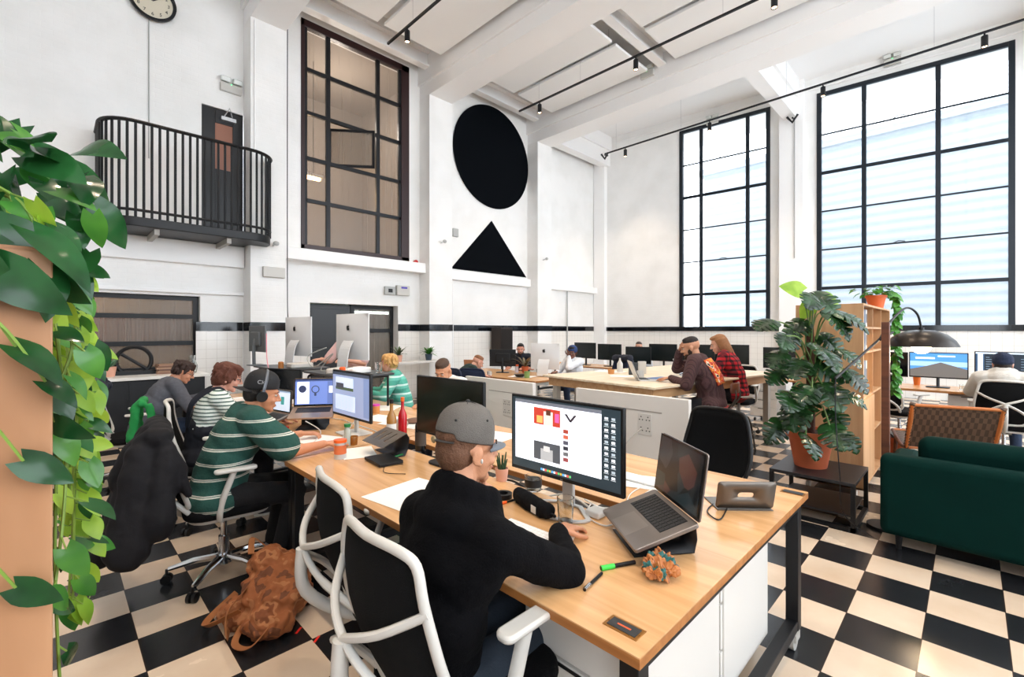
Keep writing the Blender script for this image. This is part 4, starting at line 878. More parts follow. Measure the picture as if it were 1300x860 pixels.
    if glasses:
        c = MB()
        for s in (-1, 1): c.tube([h((.098, .032*s+.021*cos(a), .004+.017*sin(a))) for a in [2*pi*q/14 for q in range(14)]], .0018, 6, True); c.tube([h((.096, .053*s, .008)), h((.0, .083*s, .008))], .0018, 6)
        c.tube([h((.1, -.011, .008)), h((.1, .011, .008))], .0018, 6); c.build('glasses', mat('glasses_frame', '1A1614', .3), t)
    return t, dict(h=h, hr=hr, H=H, S=S, El=El, Wr=Wr, NB=NB, P=P, W=W, Ch=Ch, u2=u2, f2=f2, Kn=Kn, An=An)
def cap_on(t, J, m, back=False, bm=None):
    "baseball cap; back=True turns the peak to the neck"
    h = J['h']; s = -1 if back else 1; c = MB(); g = []
    n = 32; prof = [(1.0, .0), (1.02, .03), (.97, .065), (.80, .098), (.5, .116), (.22, .122), (.0, .123)]
    vs = []; C0 = V((-.014, 0, .036))
    for r, z in prof:
        for i in range(n): a = 2*pi*i/n; vs.append(h(C0+V((.100*r*cos(a), .084*r*sin(a), z-.004+(-.016*cos(a)*s if z < .03 else 0)))))
    fs = [(j*n+i, j*n+(i+1) % n, (j+1)*n+(i+1) % n, (j+1)*n+i) for j in range(len(prof)-1) for i in range(n) if not (j == 0 and not back and abs(i-n/2) < 3.2)]
    c.add(vs, fs); cr = c.build('cap_crown', m, t, solid=.004, smooth=1.4, sub=1)
    sm = MB()
    for a in (0, pi/3, 2*pi/3): sm.tube([h(C0+V((.1008*sin(t_)*cos(a), .0852*sin(t_)*sin(a), .005+.118*cos(t_)))) for t_ in [R(-78+12*k) for k in range(14)]], .0016, 5)
    sm.build('cap_seams', mat('seam_dark', '2A2826', .9), t)
    b = MB(); g = []
    for j in range(6):
        q = j/5; g.append([h(C0+V((s*(.080*sqrt(max(0, 1-(k/6.6)**2))+.012+.068*q*sqrt(max(0, 1-(k/6.05)**2))), .084*(k/6)*(1-.12*q), -.010-.010*q-.014*(k/6)**2))) for k in range(-6, 7)])
    b.sheet(g); b.build('cap_peak', bm or m, t, solid=.004, smooth=1.2, sub=1)
    b = MB(); b.ell(h(C0+V((0, 0, .122))), .008); 
    for a in (-2.4, -1.2, 1.2, 2.4, 0): b.ell(h(C0+V((.095*cos(a), .079*sin(a), .07))), .004)
    b.build('cap_eyelets', mat('eyelet', '1A1A1A', .6), t)
    return cr
def beanie(t, J, m, z0=.035, name='beanie'):
    c = MB(); h, hr = J['h'], J['hr']; c.ell(h((-.02, 0, .055)), (.104, .092, .092), hr, 24); c.ell(h((-.03, 0, z0)), (.102, .092, .05), hr, 24); return organic(name, c, m, t, .007, 2, disp=.008, dscale=.04)
# ================================================================ FURNITURE
# ---- bench tables (row along y from near to far)
def bench(label, x0, x1, y0, y1, slot=None, z=.74, legs=True, castors=False, lx=(.05, .05), legcol=None):
    t = thing('bench_desk', label, 'desk', (x0, y0, 0)); W_, D_ = x1-x0, y1-y0; m = MB()
    lo = MB()
    def pl(a, b): m.bb((a[0], a[1], z-.004), (b[0], b[1], z)); lo.bb((a[0], a[1], z-.03), (b[0], b[1], z-.004))
    if slot:
        sx0, sx1, sy0, sy1 = [q-o for q, o in zip(slot, (x0, x0, y0, y0))]
        pl((0, 0), (W_, sy0)); pl((0, sy0), (sx0, sy1)); pl((sx1, sy0), (W_, sy1)); pl((0, sy1), (W_, D_))
    else: pl((0, 0), (W_, D_))
    top = m.build('tabletop', PLYTOP, t, smooth=0); lo.build('edge', PLYEDGE, top, smooth=0)
    if slot:
        g = MB(); g.bb((sx0-.01, sy0, z-.12), (sx1+.01, sy1, z-.115))
        for k in range(int((sy1-sy0)/.05)): g.bb((sx0, sy0+.05*k, z-.115), (sx1, sy0+.05*k+.004, z-.11))
        g.build('cable_tray', BLACKM, t, smooth=0)
    fm = legcol or BLACKM
    if legs:
        for yy in (.05, D_-.05):
            for xx in (.06, W_-.06): MB().box((xx, yy, (z-.03)/2+.04), (.055, .055, z-.03-.08)).build('leg', fm, t, bevel=.003)
            MB().bb((.06, yy-.025, .08), (W_-.06, yy+.025, .13)).build('rail', fm, t, bevel=.003); MB().bb((.06, yy-.025, z-.08), (W_-.06, yy+.025, z-.03)).build('rail', fm, t, bevel=.003)
            for xx in (.08, W_-.1):
                c = MB().cyl((xx, yy-.02, .045), (xx, yy+.02, .045), .045, n=20).bb((xx-.035, yy-.03, .05), (xx+.035, yy+.03, .085)); c.build('castor', mat('castor_grey', 'B0AEA8', .4), t)
    return t
A1 = bench('long birch topped desk in front, with a brass plate at its near corner', 1.0, 2.62, .565, 2.96, (1.68, 1.84, 1.05, 2.9))
A2 = bench('birch bench desk joined behind the front one, by the striped shirt', 1.02, 2.62, 2.98, 4.92)
A3 = bench('birch bench desk farthest along the left row', 1.04, 2.62, 4.94, 6.56)
# white drawer pedestals under the front desk
def pedestal(label, x0, y0, wx, wy, face='x', h=.58, z0=.10, n=3):
    t = thing('drawer_pedestal', label, 'cabinet', (x0, y0, z0)); MB().bb((.018, 0, 0), (wx, wy, h)).build('carcass', WCARD, t, bevel=.003)
    hh = h/n
    for k in range(n):
        d = MB().bb((0, .006, hh*k+.008), (.018, wy-.006, hh*(k+1)-.004)).build('drawer', WCARD, t, bevel=.002)
        MB().bb((-.004, wy*.3, hh*(k+1)-.02), (.004, wy*.7, hh*(k+1)-.010)).build('handle', BLACKP, d)
    for xx in (.07, wx-.07):
        for yy in (.06, wy-.06): MB().cyl((xx, yy-.012, -.068), (xx, yy+.012, -.068), .03).build('castor', BLACKP, t)
    return t
pedestal('white drawer pedestal under the near end of the front desk', 1.16, .68, .64, .42, h=.55); pedestal('white cabinet behind the near pedestal, under the front desk', 1.83, .68, .56, .42, h=.55)
def brass_plate(label, p, rz, s=1):
    t = thing('socket_plate', label, 'socket plate', p, rz); MB().bb((-.085*s, -.045*s, 0), (.085*s, .045*s, .002)).build('brass_rim', mat('brass', 'A87438', .35, .8), t, bevel=.0008)
    MB().bb((-.07*s, -.032*s, .002), (.07*s, .032*s, .0035)).build('flap', mat('slate', '2B2C2E', .5), t)
    for x in (-1, 1): MB().cyl((x*.078*s, 0, .002), (x*.078*s, 0, .0035), .004).build('screw', mat('brass'), t)
    return t
p = brass_plate('brass rimmed socket plate at the near corner of the front desk', V((1.075, .653, .74)), pi/2, .6); text('lettering', 'PUSH', .011, mat('orange_ink', 'D8582A'), p, Matrix.Translation((0, 0, .0036)), .0002) if 0 else MB().bb((-.02, -.003, .0035), (.02, .003, .0038)).build('orange_mark', mat('orange_ink', 'D8582A'), p)
p = brass_plate('steel socket plate at the far corner of the front desk', at(1007, 626, .74), pi/2, .6)
# chairs
CH = make_chair('white framed office chair under the man in the black hoodie'); place(CH, (.915, 1.14, 0), R(0))
dup(CH, (1.03, 1.66, 0), R(-9), 'empty white framed office chair pushed in between the two near men')
dup(CH, (.76, 3.32, 0), R(-6), 'office chair with a black coat over its back, under the striped polo shirt')
dup(CH, (.93, 4.34, 0), R(-12), 'office chair with a green jumper over its back')
dup(CH, (.60, 5.98, 0), R(-8), 'office chair with a dark puffer jacket over its back')
dup(CH, (7.62, -.26, 0), R(0), 'office chair holding the person in the white hoodie')
dup(CH, (7.98, .68, 0), R(-35), 'empty white office chair showing right of the bookcase, behind the woven chair')
dup(CH, (7.45, 2.55, 0), R(180), 'white office chair behind the monstera, near the white drawers')
BC = make_chair('black mesh chair on the far side of the front desk', framem=BLACKP, base='black', arms=False, cross=False, group='black office chairs'); place(BC, (2.98, 1.28, 0), R(172))
navy = mat('navy_fabric', '1D2740', .9, bump=.3, bscale=200)
NC = make_chair('navy chair behind the big dark monitor, left of the bent man', mesh=navy, framem=navy, base='black', arms=False, cross=False, group='navy office chairs'); place(NC, (3.75, 5.25, 0), R(185))
dup(NC, (4.55, 5.2, 0), R(20), 'navy chair between the bent man and the white desk panel'); dup(NC, (7.75, 5.05, 0), R(160), 'navy chair behind the wooden high table, under a dark coat')
# ---- partition with sockets, second desk, high table, window row
t = thing('desk_partition', 'white panel with plug sockets behind the big lit monitor', 'partition', (3.9, 1.73, 0)); MB().bb((0, 0, .02), (.05, 1.22, .93)).build('panel', WCARD, t, bevel=.004)
def sockets(parent, M):
    b = MB(); b.X = M; b.bb((-.07, -.1, 0), (.07, .1, .008)); s = b.build('socket_plate', WPLAST, parent, bevel=.002); b = MB(); b.X = M
    for x in (-.035, .035):
        for y in (-.05, .05):
            for dx, dy in ((0, .02), (-.015, -.008), (.015, -.008)): b.bb((x+dx-.006, y+dy-.005, .008), (x+dx+.006, y+dy+.005, .0086))
    b.build('socket_holes', BLACKP, s, smooth=0)
sockets(t, frame((0, .42, .66), (0, -1, 0), (0, 0, 1))); MB().bb((-.004, .25, .78), (0, .75, .79)).build('groove', mat('groove_grey', '9A948C', .5), t)
MB().tube(spline([(-.01, .45, .62), (-.04, .6, .45), (-.05, .72, .2), (-.05, .7, .03)], 6), .006).build('cable', WPLAST, t)
t = thing('desk_partition', 'white panel along the second desk, behind the big dark monitor', 'partition', (3.9, 3.56, 0)); MB().bb((0, 0, .02), (.05, 1.22, .93)).build('panel', WCARD, t, bevel=.004)
sockets(t, frame((0, .42, .60), (0, -1, 0), (0, 0, 1))); MB().bb((-.004, .25, .78), (0, .75, .79)).build('groove', mat('groove_grey'), t)
bench('white topped desk in the middle of the hall, with the silver computer on it', 5.35, 6.55, 4.84, 7.3, legcol=mat('pale_steel'))
bench('long birch desk along the window wall', 8.3, 9.1, -2.2, 1.9); bench('birch desk against the window wall behind the plaid shirt', 8.35, 9.15, 1.95, 4.6); bench('birch desk with dark monitors at the far end of the window wall', 8.4, 9.2, 4.65, 7.6)
t = thing('high_table', 'thick wooden high table with a window-paled top and two people on stools', 'table', (4.35, 2.29, 0), R(-8)); MB().bb((0, 0, .925), (2.9, 1.75, .95)).build('tabletop', wood('window_washed_table', 'EBDCC4', 'DCC6A6', 0, .4), t, bevel=.004)  # tabletop colour paled to hold the window light washing over it
b = MB()
for a in ((.06, .06, 2.84, .09), (.06, 1.66, 2.84, 1.69), (.06, .09, .09, 1.66), (2.81, .09, 2.84, 1.66)): b.bb((a[0], a[1], .82), (a[2], a[3], .925))
b.build('apron', wood('table_apron', 'C79F74', 'B88C5E', 0, .5), t, smooth=0)
for x in (.12, 2.78):
    for y in (.14, 1.6): MB().bb((x-.035, y-.035, 0), (x+.035, y+.035, .82)).build('leg', mat('pale_steel'), t)
MB().tube([(1.0, .075, .86), (.96, .03, .84), (.96, .02, .75), (1.0, .02, .72)], .008).build('hook', BLACKM, t) if 0 else None
# stools
def stool(label, loc, rz, h=.70, seatm=None, back=False):
    t = thing('bar_stool', label, 'stool', loc, rz, 'bar stools at the high table'); MB().lathe([(0, h-.03), (.16, h-.03), (.185, h-.012), (.18, h), (0, h-.006)]).build('seat', seatm or ALU, t)
    MB().cyl((0, 0, h-.3), (0, 0, h-.03), .015).lathe([(.05, h-.33), (.05, h-.28), (0, h-.28)]).build('screw_post', GPLAST, t)
    for k in range(4):
        a = pi/4+k*pi/2; d = V((cos(a), sin(a), 0)); MB().tube(spline([d*.03+V((0, 0, h-.30)), d*.12+V((0, 0, h-.29)), d*.17+V((0, 0, h-.38)), d*.18+V((0, 0, .3)), d*.235], 5), .011).build('leg', mat('gun_metal', '5A5650', .35, .8), t)
    MB().tube([(.185*cos(a), .185*sin(a), .24) for a in [2*pi*k/24 for k in range(24)]], .008, 6, True).build('foot_ring', mat('gun_metal'), t)
    if back:
        MB().tube(spline([(-.15, .06, h-.02), (-.24, .08, h+.1), (-.24, .08, h+.2)], 5), .009).tube(spline([(-.15, -.06, h-.02), (-.24, -.08, h+.1), (-.24, -.08, h+.2)], 5), .009).build('back_support', mat('gun_metal'), t)
        g = [[(-.25+.05*(y/.15)**2, y, z) for y in (-.15, -.1, -.05, 0, .05, .1, .15)] for z in (h+.16, h+.22, h+.28)]; MB().sheet(g).build('backrest', WALNUT, t, solid=.014, sub=1)
    return t
stool('steel bar stool with a wooden back rest, under the brown jacket', (5.2, 2.02, 0), R(95), .70, WALNUT, True); stool('steel bar stool under the red plaid shirt', (6.2, 2.1, 0), R(100), .72)
# ---- counter on the left
t = thing('low_cabinet', 'long black counter with a white top under the low window', 'cabinet', (-1.9, 8.0, 0)); MB().bb((0, .06, 0), (3.5, .985, .86)).build('carcass', mat('blue_black', '0B0E14', .5), t); MB().bb((-.03, 0, .86), (3.55, .985, .90)).build('worktop', mat('white_stone', 'EDEBE6', .3), t, bevel=.004)
for k in range(4): MB().bb((.02+.87*k, .045, .06), (.85+.87*k, .06, .84)).build('door', mat('blue_black'), t, bevel=.003)
# things along its top
t = thing('table_lamp', 'black round ring ornament on the counter under the low window', 'ornament', (.83, 8.55, .9)); MB().bb((-.22, -.06, 0), (.26, .06, .06)).build('plinth', BLACKM, t, bevel=.004); b = MB().tube([(.20*cos(a), 0, .2+.20*sin(a)-.0) for a in [2*pi*k/32 for k in range(32)]], .028, 8, True); b.tube([(-.14, 0, .30), (.14, 0, .08)], .024); b.build('ring', BLACKM, t); t.name = 'ring_ornament'
for k in range(6):
    o = MB().box((0, 0, .012), (.34-.01*(k % 3), .24, .022)).build('book', mat('book_%d' % k, ('8C6A58', 'A08068', '6E5248', 'B09078', '7C5C4C', '9A7A66')[k], .7), None, bevel=.002); place(o, (1.24, 8.45, .9+.0235*k), R(4*(k % 3)-4)); tag(o, 'brown book in the stack on the counter, %s' % ('at the bottom', 'second from the bottom', 'third from the bottom', 'third from the top', 'second from the top', 'on the very top')[k], 'book', 'stack of brown books on the counter')
cylthing('vase', 'clear glass vase on the counter right of the stacked books', 'vase', (1.5, 8.4, .9), [(0, 0), (.06, 0), (.075, .1), (.04, .2), (.05, .26), (.046, .26), (.036, .2), (.07, .1), (.055, .01), (0, .01)], GLASS, 'vessel')
# ---- plywood cabinet at the left edge
t = thing('plywood_cabinet', 'tall pale plywood cabinet at the left edge under the trailing plant', 'cabinet', (-.9, 1.32, 0)); MB().bb((0, .018, .05), (.9, .55, 1.70)).build('carcass', wood('ply_left', 'BE8E68', 'AD7B55', 2, .45, .5), t, smooth=0, bevel=.004); MB().bb((.0, 0, .06), (.448, .018, 1.69)).bb((.452, 0, .06), (.9, .018, 1.69)).build('door', wood('ply_left', '', ''), t, smooth=0, bevel=.003); MB().bb((.02, .03, 0), (.88, .53, .05)).build('plinth', BLACKM, t)
# ---- bookcase on the right with its colourful journals
t = thing('bookcase', 'tall pale plywood bookcase on castors behind the monstera', 'bookcase', (5.12, .68, .1)); PB = wood('ply_case', 'C99E74', 'B98A60', 2, .5, .6)
b = MB().bb((0, 0, 0), (.02, .53, 1.66)).bb((1.86, 0, 0), (1.88, .53, 1.66)).bb((0, 0, 1.66), (1.88, .53, 1.68)).bb((0, 0, 0), (1.88, .53, .02)).bb((.02, .51, .02), (1.86, .53, 1.66)); b.build('carcass', PB, t, smooth=0, bevel=.002)
for z in (.42, .80, 1.22, 1.45): MB().bb((.02, .02, z), (1.86, .51, z+.02)).build('shelf', PB, t, smooth=0)
for x in (.7, 1.3): MB().bb((x, .02, .02), (x+.02, .51, 1.66)).build('divider', PB, t, smooth=0)
for x in (.12, .95, 1.76):
    for y in (.08, .45): MB().cyl((x, y-.015, -.06), (x, y+.015, -.06), .04).bb((x-.02, y-.02, -.03), (x+.02, y+.02, 0)).build('castor', WPLAST, t)
MB().bb((.02, .004, .02), (.7, .02, .80)).build('door', PB, t, smooth=0)
rg = random.Random(3)
for zi, z in enumerate((1.34, 1.57, .92)):
    for k in range(7):
        w_ = .05+.03*rg.random(); x = 5.16+.085*k; hh = (.2, .17, .32)[zi]; o = MB().bb((-w_/2, 0, 0), (w_/2, .2, hh)).build('journal', mat('journal_%d' % (k % 4), ('AEB8C8', '6A7488', 'D8D4CC', '8C5A48')[k % 4], .5), None, smooth=0)
        place(o, (x, .73, (1.34, 1.57, .92)[zi])); tag(o, 'journal on the %s shelf of the bookcase, %s from its near corner' % (('second', 'top', 'third')[zi], ('first', 'second', 'third', 'fourth', 'fifth', 'sixth', 'seventh')[k]), 'book', 'journals in the bookcase')
        q = MB().bb((-w_*.35, -.001, hh*.25), (w_*.35, 0, hh*.75)).build('cover_print', mat('print_%d' % (k % 3), ('2E3A50', 'E8E4DC', '506A88')[k % 3], .4), o, smooth=0)
# ---- arc lamp on a wooden post
t = thing('floor_lamp', 'arching floor lamp with a brown post and a black dome shade', 'lamp', (4.58, .47, 0)); MB().lathe([(0, 0), (.12, 0), (.12, .02), (0, .025)]).build('base', BLACKM, t); MB().bb((-.025, -.025, .02), (.025, .025, 1.60)).build('post', WALNUT, t, bevel=.004)
a0 = V((-.49, .24, 1.18)); hp = V((.80, -.16, 1.56)); MB().tube([a0, (-.0, .035, 1.47)]+spline([(-.0, .035, 1.47), (.25, -.0, 1.60), (.5, -.06, 1.71), (.64, -.10, 1.725), (.76, -.14, 1.67), hp], 8), .009).build('arm', BLACKM, t)
MB().tube([(-.03, .03, 1.46), (.25, -.02, 1.52)], .007).build('brace', BLACKM, t)
sh_ = MB(); sh_.lathe([(.02, .145), (.09, .14), (.17, .105), (.225, .05), (.25, .0), (.246, .0), (.22, .046), (.165, .098), (.09, .132), (.02, .138)], c=hp+V((0, 0, -.165)), n=48, close=False); sh_.build('lamp_shade', mat('dark_bronze', '2A2420', .3, .6), t)
MB().cyl(hp+V((0, 0, -.04)), hp, .02).build('socket', BLACKM, t); MB().ell(hp+V((0, 0, -.165)), (.07, .07, .065)).build('bulb', mat('warm_bulb', 'FFE2B8', emit=22), t)
lamp_point(hp+V((0, 0, -.26)), 10, (1, .75, .5), .05, t)
MB().tube(spline([a0, a0+V((.01, .0, -.3)), a0+V((-.02, -.03, -.7)), a0+V((.05, -.04, -1.0)), a0+V((.16, -.2, -1.165))], 8), .004).build('cord', BLACKM, t)
# ---- little black bench with the monstera
t = thing('side_table', 'low black metal table under the potted monstera', 'table', (4.29, .62, 0)); MB().bb((0, 0, .345), (.63, .59, .37)).build('tabletop', mat('black_top', '1A1A1E', .4), t, bevel=.002)
for x in (.015, .615):
    for y in (.015, .575): MB().box((x, y, .1725), (.03, .03, .345)).build('leg', BLACKM, t)
for a in (((0, 0), (.63, .03)), ((0, .56), (.63, .59)), ((0, .03), (.03, .56)), ((.6, .03), (.63, .56))): MB().bb((*a[0], .0), (*a[1], .03)).build('rail', BLACKM, t)
MB().bb((.03, .03, .1), (.6, .56, .115)).build('shelf', mat('black_top'), t)
rg = random.Random(11); PT = V((4.62, .98, .37)); t = thing('potted_monstera', 'big monstera with split leaves in a terracotta pot', 'plant', PT)
MB().lathe([(0, 0), (.12, 0), (.165, .25), (.185, .25), (.19, .31), (.175, .31), (.17, .27), (0, .27)], n=40).build('pot', TERRA, t); MB().cyl((0, 0, .265), (0, 0, .285), .168).build('soil', SOIL, t)
MB().tube([(0, 0, .28), (.01, 0, .7), (0, .01, 1.2)], .035, 10).build('moss_pole', mat('moss_pole', '4A2A1C', 1, bump=1, bscale=60), t)
F = MB(); SM = MB(); Fl = MB()
Rv = V((1, -1, 0)).normalized(); Fw = V((-1, -1, 0)).normalized()
spec = [(-.32, .78, .3), (-.36, 1.05, .28), (-.26, .62, .26), (-.12, 1.25, .27), (-.40, .92, .2), (.02, 1.05, .34), (.20, .92, .33), (.28, .62, .3), (.12, .7, .32), (-.1, .5, .34), (.05, .42, .36), (.2, .3, .32), (-.22, .36, .3), (.30, .45, .28), (-.02, .85, .33), (.26, 1.12, .3), (.34, .8, .26), (.1, 1.28, .28), (-.28, .18, .28), (.3, .12, .26), (.08, .2, .3), (-.2, .95, .26), (-.30, .45, .28), (.16, 1.12, .3), (-.05, .3, .3), (.22, .75, .3), (-.15, .72, .3), (.12, .52, .32), (-.1, .1, .26), (.4, .62, .24)]
for i, (rx, rz_, L) in enumerate(spec):
    dep = rg.uniform(-.02, .26); p = Rv*(rx*.72-.07)+Fw*dep+V((0, 0, rz_+.2)); o = V((rg.uniform(-.03, .03), rg.uniform(-.03, .03), .35+rz_*.5)); dirn = (p-V((0, 0, p.z))).normalized()*.8+V((0, 0, -.75))+Fw*.3+V((rg.uniform(-.3, .3), rg.uniform(-.3, .3), rg.uniform(-.3, .3)))
    mid = (o+p)/2+V((0, 0, .12)); SM.tube(spline([o, mid, p], 5), .0065, 6); q_ = rg.uniform(.75, 1.12); leaf_monstera(F, p, dirn+V((rg.uniform(-.5, .5), rg.uniform(-.5, .5), .2)), (Fw*rg.uniform(.4, 1)+Rv*rg.uniform(-.6, .6)+V((0, 0, .9))), L*.8*q_, L*.82*q_, rg.uniform(.1, .45))
for rx, z, L in ((-.07, 1.50, .19), (.1, 1.44, .19), (.0, 1.40, .16), (.14, 1.3, .15)):
    p = Rv*rx+V((0, 0, z)); SM.tube(spline([(0, 0, 1.1), (p.x*.4, p.y*.4, 1.3), p], 5), .005, 6); leaf_heart(Fl, p, Rv*rx*4+V((0, 0, -.3))+Rv*.5*(1 if rx > 0 else -.3)+V((0, 0, .45 if rx < 0 else 0)), Fw+V((0, 0, .4)), L, L*.85, .2)
F.build('foliage', LG4, t, fixn=False); Fl.build('young_leaves', LG3, t, fixn=False); SM.build('stems', STEM, t)
# plants on and behind the bookcase
PT = at(1112, 392, 1.78); t = thing('trailing_plant', 'small trailing plant in an orange pot on top of the bookcase', 'plant', PT); MB().lathe([(0, 0), (.065, 0), (.09, .12), (.098, .12), (.10, .145), (.09, .145), (.085, .12), (0, .12)]).build('pot', mat('orange_pot', 'D8642C', .6), t)
F = MB(); SM = MB()
for k in range(46): a = rg.uniform(0, 6.28); r = rg.uniform(.02, .2); leaf_heart(F, V((cos(a)*r, sin(a)*r, .15+rg.uniform(0, .09))), (cos(a), sin(a), rg.uniform(-.5, .4)), (0, 0, 1), .075, .065)
vine = spline([(0, 0, .14), (.12, -.14, .17), (.2, -.17, .0), (.2, -.15, -.3), (.24, -.16, -.6), (.22, -.15, -.95)], 10); SM.tube(vine, .003, 5)
for p in vine[6:]:
    for q in range(2): a = rg.uniform(0, 6.28); leaf_heart(F, p, (cos(a), sin(a), -.5), (-.5, -.5, .7), .08, .07)
F.build('foliage', LG2, t, fixn=False); SM.build('vine', STEM, t)
PT = at(1128, 574, 0.0); PT = V((7.28, .66, 0)); t = thing('potted_bromeliad', 'red and grey spiky plant in a terracotta pot behind the brown post', 'plant', PT); MB().lathe([(0, 0), (.13, 0), (.16, .2), (.175, .2), (.18, .25), (.165, .25), (.16, .21), (0, .21)]).build('pot', TERRA, t)
F = MB(); Fr = MB()
for k in range(40):
    a = rg.uniform(0, 6.28); L = rg.uniform(.2, .36); up_ = rg.uniform(.2, 1.2); d = V((cos(a), sin(a), up_)).normalized(); s = V((-sin(a), cos(a), 0)); m = Fr if k % 4 == 0 else F; g = [[V((0, 0, .21))+d*L*u+s*(.014*(1-u)*q)-V((0, 0, .35*L*u*u)) for q in (-1, 0, 1)] for u in (0, .25, .5, .75, 1)]; m.sheet(g)
F.build('foliage', leafmat('grey_leaf', '4A4E48', '6E5A58', .5, .1), t, fixn=False); Fr.build('red_leaves', leafmat('red_leaf', 'A82A34', 'C84850', .5, .2), t, fixn=False)
t = thing('potted_plant', 'broad leaved plant at the right edge beside the white office chair', 'plant', (5.85, -.72, 0)); MB().lathe([(0, 0), (.13, 0), (.17, .28), (.155, .28), (.15, .25), (0, .25)]).build('pot', mat('stone_pot', '8A8880', .8), t); F = MB(); SM = MB()
for k in range(14): a = rg.uniform(0, 6.28); p = V((cos(a)*rg.uniform(.1, .4), sin(a)*rg.uniform(.1, .4), rg.uniform(.4, .66))); SM.tube(spline([(0, 0, .24), (p.x*.3, p.y*.3, p.z*.8), p], 4), .004, 5); leaf_monstera(F, p, (p.x, p.y, -.1), (0, 0, 1), .2, .18, .3, cuts=4)
F.build('foliage', LG2, t, fixn=False); SM.build('stems', STEM, t)
# ---- sofa and woven chair
VEL = mat('green_velvet', '042622', .85, spec=.08, bump=.2, bscale=14, noise_amt=.25, nscale=5)
t = thing('sofa', 'dark green velvet sofa seen from behind, lower right', 'sofa', (4.13, .46, 0))
MB().bb((.0, -2.1, .1), (.16, 0, .66)).build('back', VEL, t, bevel=.05, seg=4); MB().bb((.14, -2.1, .1), (.9, 0, .36)).build('base', VEL, t, bevel=.03, seg=3)
for y in (-.18, -2.1): MB().bb((.14, y, .12), (.9, y+.17, .56)).build('arm', VEL, t, bevel=.05, seg=4)
for k in range(2):
    MB().bb((.2, -1.08-.84*k, .34), (.88, -.22-.84*k, .48)).build('seat_cushion', VEL, t, bevel=.05, seg=4)
    c = MB().bb((-.07, -.43, -.19), (.09, .43, .20)); o = c.build('back_cushion', VEL, t, bevel=.075, seg=5); o.location = (.27, -.62-.86*k, .585); o.rotation_euler = (0, -.16, 0)
for x in (.08, .82):
    for y in (-.1, -2.0): MB().cyl((x, y, 0), (x, y, .1), .015, .022).build('leg', BLACKM, t)
def weave():
    m = mat('woven_leather', '5A4232', .55); N, L, b = nodes(m); tc = N.new('ShaderNodeTexCoord'); ch = N.new('ShaderNodeTexChecker'); ch.inputs['Scale'].default_value = 34; ch.inputs[1].default_value = lin('5E4838'); ch.inputs[2].default_value = lin('3E2C22')
    sp = N.new('ShaderNodeSeparateXYZ'); L.new(tc.outputs['Object'], sp.inputs[0]); cb = N.new('ShaderNodeCombineXYZ'); ad = N.new('ShaderNodeMath'); L.new(sp.outputs[0], ad.inputs[0]); L.new(sp.outputs[2], ad.inputs[1]); L.new(ad.outputs[0], cb.inputs[0]); L.new(sp.outputs[1], cb.inputs[1]); cb.inputs[2].default_value = .01
    L.new(cb.outputs[0], ch.inputs[0]); L.new(ch.outputs[0], b.inputs['Base Color']); bp = N.new('ShaderNodeBump'); bp.inputs['Distance'].default_value = .01; L.new(ch.outputs[1], bp.inputs['Height']); L.new(bp.outputs[0], b.inputs['Normal']); return m
WV = weave(); WO = mat('honey_wood', 'B46A34', .45)
t = thing('lounge_chair', 'low wooden lounge chair with woven brown leather straps', 'chair', (6.62, .2, 0), R(15))
def lc(x, z): return x, z
BS = [(-.12, .30), (-.2, .45), (-.30, .62), (-.37, .78)]; SS = [(-.12, .30), (.1, .27), (.35, .31), (.55, .36)]
for s in (-1, 1):
    MB().tube([(x, s*.33, z) for x, z in BS], .018, 8, sy=1.2).build('back_rail', WO, t); MB().tube(spline([(x, s*.33, z) for x, z in SS], 5), .018, 8).build('seat_rail', WALNUT, t)
    MB().tube([(-.1, s*.33, .3), (-.3, s*.34, .0)], [.022, .014]).build('leg', WALNUT, t); MB().tube([(.36, s*.33, .31), (.42, s*.34, .0)], [.02, .014]).build('leg', WALNUT, t)
for x, z in ((-.37, .78), (-.12, .3), (.55, .36)): MB().tube([(x, -.33, z), (x, .33, z)], .016).build('cross_rail', WO, t)
MB().sheet([[(x, y, z) for y in (-.32, -.1, .1, .32)] for x, z in BS]).build('back_webbing', WV, t, solid=.006, smooth=0); MB().sheet([[(p.x, y, p.z) for y in (-.32, 0, .32)] for p in spline([(x, 0, z) for x, z in SS], 5)]).build('seat_webbing', WV, t, solid=.006, smooth=0)
for s in (-1, 1):
    wr_ = MB()
    for k in range(15): q = k/14; x = -.12-.25*q; z = .30+.48*q; wr_.cyl((x-.005, s*.33-.021, z), (x+.005, s*.33+.021, z+.014), .021, n=8)
    wr_.build('strap_wraps', WV, t)
# low table with magazine partly hidden
# ================================================================ DESK ROW 1: DEVICES AND SMALL THINGS
m1 = monitor('big lit monitor showing a web page, in front of the man in the black hoodie', (1.6, 1.28, .74), pi, .625, .36, .305, 'web')
text('brand', 'LG', .011, mat('grey_ink', 'A0A0A0'), m1, frame((.0115, 0, .305-.18+.008), (0, 1, 0), (0, 0, 1)), .0002)
monitor('big dark monitor with its screen off behind the grey cap', (1.66, 2.19, .74), R(182), .62, .36, .33, None, .008, sm=mat('screen_olive', '15180F', .18), stand='plain')
monitor('monitor on a white stand with a blue grey mail page', (1.62, 3.36, .74), R(180), .63, .36, .30, 'mail', .014, stand='white')
